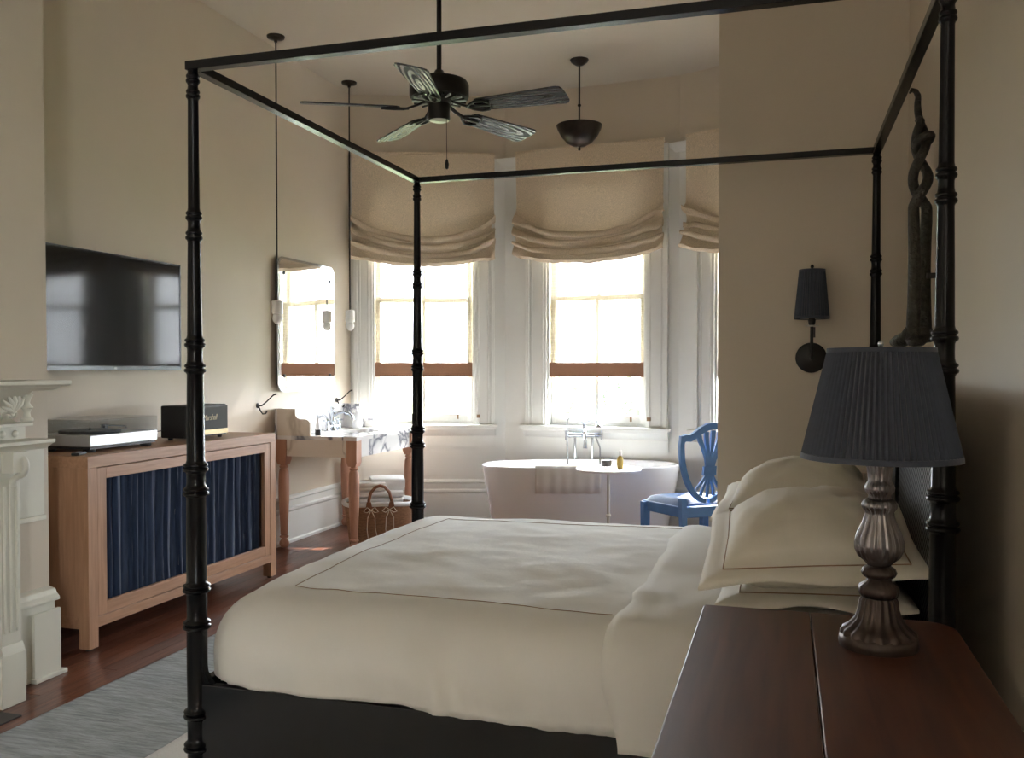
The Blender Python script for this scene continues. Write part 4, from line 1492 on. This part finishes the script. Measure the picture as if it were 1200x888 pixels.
def hem_fn(X, Y):
    return .008 * noise.noise(Vector((X * 5, Y * 5, 1.5))) - .028 * smoothstep(-1.5, -.2, X)


dv = thing('duvet', 'smooth ivory duvet with a stitched border covering the bed', 'duvet', (-1.0, 3.475, .34))
P(cover_mesh(PX0 + .028, -.42, PY0 - .022, PY1 + .022, .612, .352, .17, seed=1, hem=hem_fn), 'cover', 'duvet_cotton', dv, smooth=80, solid=.02)


def on_top(x, y):
    y0, y1 = PY0 - .022, PY1 + .022
    p = Vector((x * 2.2, y * 2.2, 1))
    return .612 + .03 * (1 - (2 * (y - y0) / (y1 - y0) - 1) ** 2) + .010 * noise.noise(p * 1.2) + .0045 * noise.noise(Vector((x * 9, y * 9, 5))) + .011


for a, b in (((-1.60, 2.72), (-.50, 2.70)), ((-1.60, 2.72), (-1.585, 4.14)), ((-1.585, 4.14), (-.45, 4.18))):
    pts = []
    for k in range(41):
        t = k / 40
        x, y = a[0] + (b[0] - a[0]) * t, a[1] + (b[1] - a[1]) * t
        pts.append((x, y, on_top(x, y)))
    P(MB().tube(pts, .0013, 5), 'stitch_line', 'tan_stitch', dv, smooth=60)

ts = thing('turned_sheet', 'folded back ivory top sheet lying over the head end of the duvet', 'sheet', (-.1, 3.475, .33))


def fold_sheet():
    x0, x1 = -.50, .35
    y0, y1 = PY0 - .046, PY1 + .046
    rad, fall = .17, .33
    prof = [(y0, rad + (fall - rad) * (1 - k / 9)) for k in range(9)] + [(y0 + rad * (1 - math.cos(R(11.25 * k))), rad * (1 - math.sin(R(11.25 * k)))) for k in range(9)]
    mid = [(y0 + rad + (y1 - y0 - 2 * rad) * (k + 1) / 50, 0) for k in range(49)]
    full = prof + mid + [(y0 + y1 - y, f) for y, f in reversed(prof)]
    rows = []
    for y, f in full:
        row = []
        for i in range(31):
            t = i / 30
            s = f / fall
            bend = .09 * smoothstep(.2, 1, s)
            x = x0 + bend * .6 + (x1 - x0 - bend * .6) * t
            z = .628 - f + .03 * (1 - (2 * (y - y0) / (y1 - y0) - 1) ** 2) * (1 - s)
            z += .012 * noise.noise(Vector((x * 5 + y * 1.5, y * 3, 2))) * (1 - s) + .007 * noise.noise(Vector((x * 14, y * 7, 3))) * (1 - s)
            z -= .026 * smoothstep(.08, 0, t) * (1 - s * .8)
            yy = y + (.012 * noise.noise(Vector((x * 9 + z * 2, z * 3, 3))) * smoothstep(.2, 1, s)) * (1 if y < 3.4 else -1)
            row.append((x, yy, z))
        rows.append(row)
    return MB().grid(rows)


P(fold_sheet(), 'sheet', 'duvet_cotton', ts, smooth=80, solid=.008)


def pillow(label, loc, rot, sx, sy, th, seed, flange=.07):
    """plump flanged pillow: local x,y plane, z up"""
    t = thing('pillow', label, 'pillow', loc, 0, 'ivory pillows at the head of the bed')
    t.rotation_euler = rot
    n = 34
    bu, bv = 1 - flange / (sx / 2), 1 - flange / (sy / 2)

    def pt(u, v, s):
        a, b = min(1, abs(u) / bu), min(1, abs(v) / bv)
        h = th / 2 * ((1 - a ** 2.4) ** .55) * ((1 - b ** 2.4) ** .55)
        x = sx / 2 * u * (1 - .05 * (1 - abs(v)) * abs(u) ** 3)
        y = sy / 2 * v * (1 - .05 * (1 - abs(u)) * abs(v) ** 3)
        q = Vector((u * 2.2, v * 2.2, seed + s))
        z = s * (h + .004) + .020 * noise.noise(q) * (1 - max(a, b) ** 4) + .011 * noise.noise(Vector((u * 7, v * 4 + u * 2, seed + s))) * (1 - max(a, b) ** 6)
        out = max(0, max(abs(u) - bu, 0) / (1 - bu), max(abs(v) - bv, 0) / (1 - bv))
        z += out * (.010 * math.sin(5 * u + 3 * v + seed) - .020 * out)
        return (x, y, z)
    m = MB()

    def samples(bb):
        inner = [-bb + 2 * bb * i / (n - 6) for i in range(n - 5)]
        return [-1 + (1 - bb) * i / 3 for i in range(3)] + inner + [bb + (1 - bb) * (i + 1) / 3 for i in range(3)]
    us, vs_ = samples(bu), samples(bv)
    for s in (1, -1):
        m.grid([[pt(u, v, s) for u in us] for v in vs_])
    k = (n + 1) ** 2
    ring = [i for i in range(n)] + [n + j * (n + 1) for j in range(n)] + [n * (n + 1) + n - i for i in range(n)] + [(n - j) * (n + 1) for j in range(n)]
    for i in range(len(ring)):
        a, b = ring[i], ring[(i + 1) % len(ring)]
        m.f.append((a, b, b + k, a + k))
    m.build('pillow_case', 'pillow_cotton', t, smooth=80)
    loop = []
    for i in range(24):
        loop.append((-bu + 2 * bu * i / 24, -bv))
    for i in range(24):
        loop.append((bu, -bv + 2 * bv * i / 24))
    for i in range(24):
        loop.append((bu - 2 * bu * i / 24, bv))
    for i in range(24):
        loop.append((-bu, bv - 2 * bv * i / 24))
    pts = [Vector(pt(u * 1.0, v * 1.0, 1)) + Vector((0, 0, .003)) for u, v in loop]
    MB().tube(pts, .0020, 5, True).build('stitch_line', 'tan_stitch', t, smooth=60)
    return t


pillow('flat ivory pillow lowest in the stack nearest the table lamp', (.075, 3.09, .705), (0, R(-2), R(1)), .56, .74, .15, 11)
pillow('flat ivory pillow lowest in the stack beside the partition wall', (.03, 3.90, .715), (0, R(-2), R(-1)), .62, .76, .15, 12)
pillow('plump ivory pillow topmost in the stack nearest the table lamp', (.075, 3.07, .835), (R(6), R(-5), R(1)), .66, .82, .27, 13)
pillow('plump ivory pillow topmost in the stack beside the partition wall', (.06, 3.90, .87), (R(3), R(-6), R(-2)), .66, .78, .27, 14)

# ------------------------------------------------------------------ wall sconce
sc = thing('wall_sconce', 'black wall sconce with a pleated navy shade on the partition', 'sconce', (.118, YP, 1.43))


def pleated(r0, z0, r1, z1, n, amp, rows=2):
    """pleated cone: r0 at z0 (bottom) to r1 at z1"""
    out = []
    for j in range(rows):
        t = j / (rows - 1)
        r, z = r0 + (r1 - r0) * t, z0 + (z1 - z0) * t
        row = []
        for i in range(n * 4):
            a = 2 * math.pi * i / (n * 4)
            k = (1, .35, -1, -.35)[i % 4]
            row.append(((r + amp * k * (.7 + .3 * (1 - t))) * math.cos(a), (r + amp * k * (.7 + .3 * (1 - t))) * math.sin(a), z))
        out.append(row)
    return MB().grid(out, True)


MB().lathe([(.073, 0), (.073, .012), (.066, .018), (.002, .020)], 36).xform(Matrix.Rotation(R(90), 4, 'X')).build('backplate', 'black_metal', sc, smooth=40)
MB().tube([(0, -.015, .0), (0, -.05, -.005), (0, -.075, .01), (0, -.082, .05), (0, -.082, .16)], .0075, 10).build('arm', 'black_metal', sc, smooth=60)
MB().lathe([(.004, .147), (.032, .150), (.033, .154), (.004, .154)], 22, (0, -.082, 0)).build('bobeche', 'pale_metal', sc, smooth=40)
MB().lathe([(.012, .154), (.016, .165), (.018, .18), (.012, .19), (.010, .22)], 16, (0, -.082, 0)).build('candle_holder', 'black_metal', sc, smooth=50)
MB().box(.008, .016, -.09, -.074, .095, .145).build('switch', 'black_metal', sc)
pl_ = pleated(.078, .188, .058, .415, 40, .003, 4).xform(Matrix.Translation((0, -.082, 0))).build('shade', 'shade_fabric', sc, smooth=20)
MB().lathe([(.077, .184), (.082, .184), (.082, .196), (.077, .196)], 36, (0, -.082, 0), cap=False).build('bottom_trim', 'shade_fabric', sc)
MB().lathe([(.057, .408), (.061, .408), (.061, .419), (.057, .419)], 36, (0, -.082, 0), cap=False).build('top_trim', 'shade_fabric', sc)
MB().lathe([(.074, .189), (.055, .414)], 36, (0, -.082, 0), cap=False).build('lining', 'shade_lining', sc, smooth=60)
MB().tube([(0, -.082, .22), (0, -.082, .43)], .004, 8).lathe([(.004, .425), (.009, .43), (.006, .442), (.001, .444)], 12, (0, -.082, 0)).tube([(-.058, -.082, .412), (.058, -.082, .412)], .002, 6).build('finial', 'black_metal', sc, smooth=60)

# ------------------------------------------------------------------ snake sculpture
sn = thing('snake_sculpture', 'dark carved sculpture of two entwined snakes above the headboard', 'sculpture', (.50, 3.74, 1.45))


def snake(phase, seed):
    pts, rs = [], []
    N = 120
    for k in range(N + 1):
        t = k / N
        z = .03 + .93 * t
        if t < .55:
            tw = phase + .35 * math.sin(t * 6)
            rr = .038 + .008 * math.sin(math.pi * t / .55)
        else:
            tw = phase + .35 * math.sin(.55 * 6) + (t - .55) / .45 * 2 * math.pi * 1.5
            rr = .036 - .020 * smoothstep(.6, 1, t)
        x = -.005 + rr * .75 * math.cos(tw)
        y = rr * 1.3 * math.sin(tw)
        pts.append((x - .01, y, z))
        rs.append(.022 * (1 - t) ** .5 * .72 + .0095)
    return pts, rs


for i, (phs, nm) in enumerate(((0.5, 1), (0.5 + math.pi, 2))):
    pts, rs = snake(phs, nm)
    if i == 1:
        pts = pts[:108]
        rs = rs[:108]
        pts += [Vector(pts[-1]) + Vector((-.005, .012, .012)), Vector(pts[-1]) + Vector((-.012, .028, .008))]
        rs += [.012, .007]
    if i == 0:
        tail0 = pts[-1]
    sb_ = MB().tube(pts, rs, 14).build('snake_body', 'dark_resin', sn, smooth=70)
    h0 = Vector(pts[0])
    s = -1 if i == 0 else 1
    MB().tube([h0 + Vector((0, 0, .05)), h0 + Vector((-.015, .02 * s, .02)), h0 + Vector((-.035, .05 * s, .005)), h0 + Vector((-.05, .075 * s, .0)), h0 + Vector((-.055, .095 * s, -.002))],
              [.029, .034, .038, .028, .010], 14, flat=.7).build('snake_head', 'dark_resin', sn, smooth=70)
MB().tube([Vector(tail0) + Vector(d) for d in ((0, 0, -.02), (-.002, 0, .0), (-.010, .004, .018), (-.024, -.004, .022), (-.032, -.014, .008))], [.010, .011, .010, .008, .004], 10).build('tail_tip', 'dark_resin', sn, smooth=70)
ring = [(-.006 + .026 * math.cos(a), .034 * math.sin(a), .79 + .016 * math.cos(a + .7)) for a in [2 * math.pi * k / 20 for k in range(20)]]
MB().tube(ring, .016, 10, True).build('coil', 'dark_resin', sn, smooth=70)
bx(.01, .045, -.008, .008, .27, .29).build('wall_mount', 'black_metal', sn)

# ------------------------------------------------------------------ bedside table
nt = thing('bedside_table', 'reddish brown wooden bedside table in the foreground with a two board top', 'table', (.1, 1.8, 0))
NX0, NX1, NY0, NY1, NZ = -.205, .40, 1.05, 2.44, .75


def corner_round(x0, x1, y0, y1, rr):
    pts = []
    for cx, cy, a0, r_ in ((x1, y1, 0, rr[0]), (x0, y1, 90, rr[1]), (x0, y0, 180, rr[2]), (x1, y0, 270, rr[3])):
        sx = 1 if a0 in (0, 270) else -1
        sy = 1 if a0 in (0, 90) else -1
        if r_ == 0:
            pts.append((cx, cy))
            continue
        for k in range(9):
            a = R(a0 + 90 * k / 8)
            pts.append((cx - sx * r_ + r_ * math.cos(a), cy - sy * r_ + r_ * math.sin(a)))
    return pts


seam = .064
P(MB().prism(corner_round(NX0, seam - .0015, NY0, NY1, (0, .012, .012, 0)), NZ - .028, NZ, 'Z'), 'top_board', 'mahogany', nt, bevel=.003)
P(MB().prism(corner_round(seam + .0015, NX1, NY0, NY1, (.075, 0, 0, .075)), NZ - .028, NZ, 'Z'), 'top_board', 'mahogany', nt, bevel=.003)
for y0 in (NY0 + .06, NY1 - .082):
    P(bx(NX0 + .07, NX1 - .07, y0, y0 + .022, NZ - .14, NZ - .028), 'apron', 'mahogany', nt)
for x0 in (NX0 + .04, NX1 - .062):
    P(bx(x0, x0 + .022, NY0 + .08, NY1 - .10, NZ - .14, NZ - .028), 'apron', 'mahogany', nt)
for x in (NX0 + .055, NX1 - .055):
    for y in (NY0 + .07, NY1 - .075):
        P(MB().add([(x - .016, y - .016, 0), (x + .016, y - .016, 0), (x + .016, y + .016, 0), (x - .016, y + .016, 0),
                    (x - .026, y - .026, NZ - .028), (x + .026, y - .026, NZ - .028), (x + .026, y + .026, NZ - .028), (x - .026, y + .026, NZ - .028)],
                   [(3, 2, 1, 0), (4, 5, 6, 7), (0, 1, 5, 4), (1, 2, 6, 5), (2, 3, 7, 6), (3, 0, 4, 7)]), 'leg', 'mahogany', nt)

# ------------------------------------------------------------------ table lamp
lp = thing('table_lamp', 'table lamp with fluted mercury glass base and charcoal pleated shade', 'lamp', (.205, 2.185, NZ))
MB().lathe([(.084, 0), (.086, .008), (.084, .022), (.078, .028)], 48).build('foot', 'aged_bronze', lp, smooth=40)
MB().lathe([(.080, .026), (.078, .036), (.064, .046), (.050, .062), (.042, .085), (.040, .105), (.036, .112)], 96, flutes=16, depth=.045).build('fluted_base', 'aged_bronze', lp, smooth=60)
MB().lathe([(.030, .110), (.040, .116), (.044, .126), (.042, .138), (.030, .146), (.025, .154), (.034, .160), (.038, .168), (.034, .178), (.024, .184)], 72, flutes=18, depth=.02).build('knop', 'aged_bronze', lp, smooth=60)
MB().lathe([(.022, .182), (.030, .192), (.044, .204), (.051, .220), (.052, .236), (.046, .258), (.036, .280), (.031, .296), (.030, .306), (.036, .314), (.038, .322), (.034, .330), (.026, .336)], 96, flutes=20, depth=.035).build('baluster', 'mercury_glass', lp, smooth=60)
MB().lathe([(.024, .334), (.024, .344), (.030, .350), (.032, .360), (.028, .370), (.024, .376), (.026, .395), (.030, .415), (.034, .428), (.034, .436), (.020, .440)], 96, flutes=18, depth=.03).build('neck', 'mercury_glass', lp, smooth=60)
zb0, zb1 = .425, .675
MB().tube([(0, 0, .438), (0, 0, .678)], .005, 8).tube([(-.112, 0, .668), (.112, 0, .668)], .002, 6).build('harp', 'bronze', lp)
MB().lathe([(.003, .676), (.006, .680), (.007, .686), (.004, .691), (.001, .692)], 14).build('finial', 'chrome', lp, smooth=60)
pleated(.167, zb0 + .006, .112, zb1 - .004, 76, .0042, 6).build('shade', 'shade_fabric', lp, smooth=15)
MB().lathe([(.166, zb0), (.1725, zb0), (.1705, zb0 + .012), (.164, zb0 + .012)], 64, cap=False).build('bottom_trim', 'shade_fabric', lp)
MB().lathe([(.109, zb1 - .008), (.1165, zb1 - .010), (.1155, zb1), (.109, zb1)], 64, cap=False).build('top_trim', 'shade_fabric', lp)
MB().lathe([(.163, zb0 + .003), (.1075, zb1 - .004)], 64, cap=False).build('lining', 'shade_lining', lp, smooth=60)
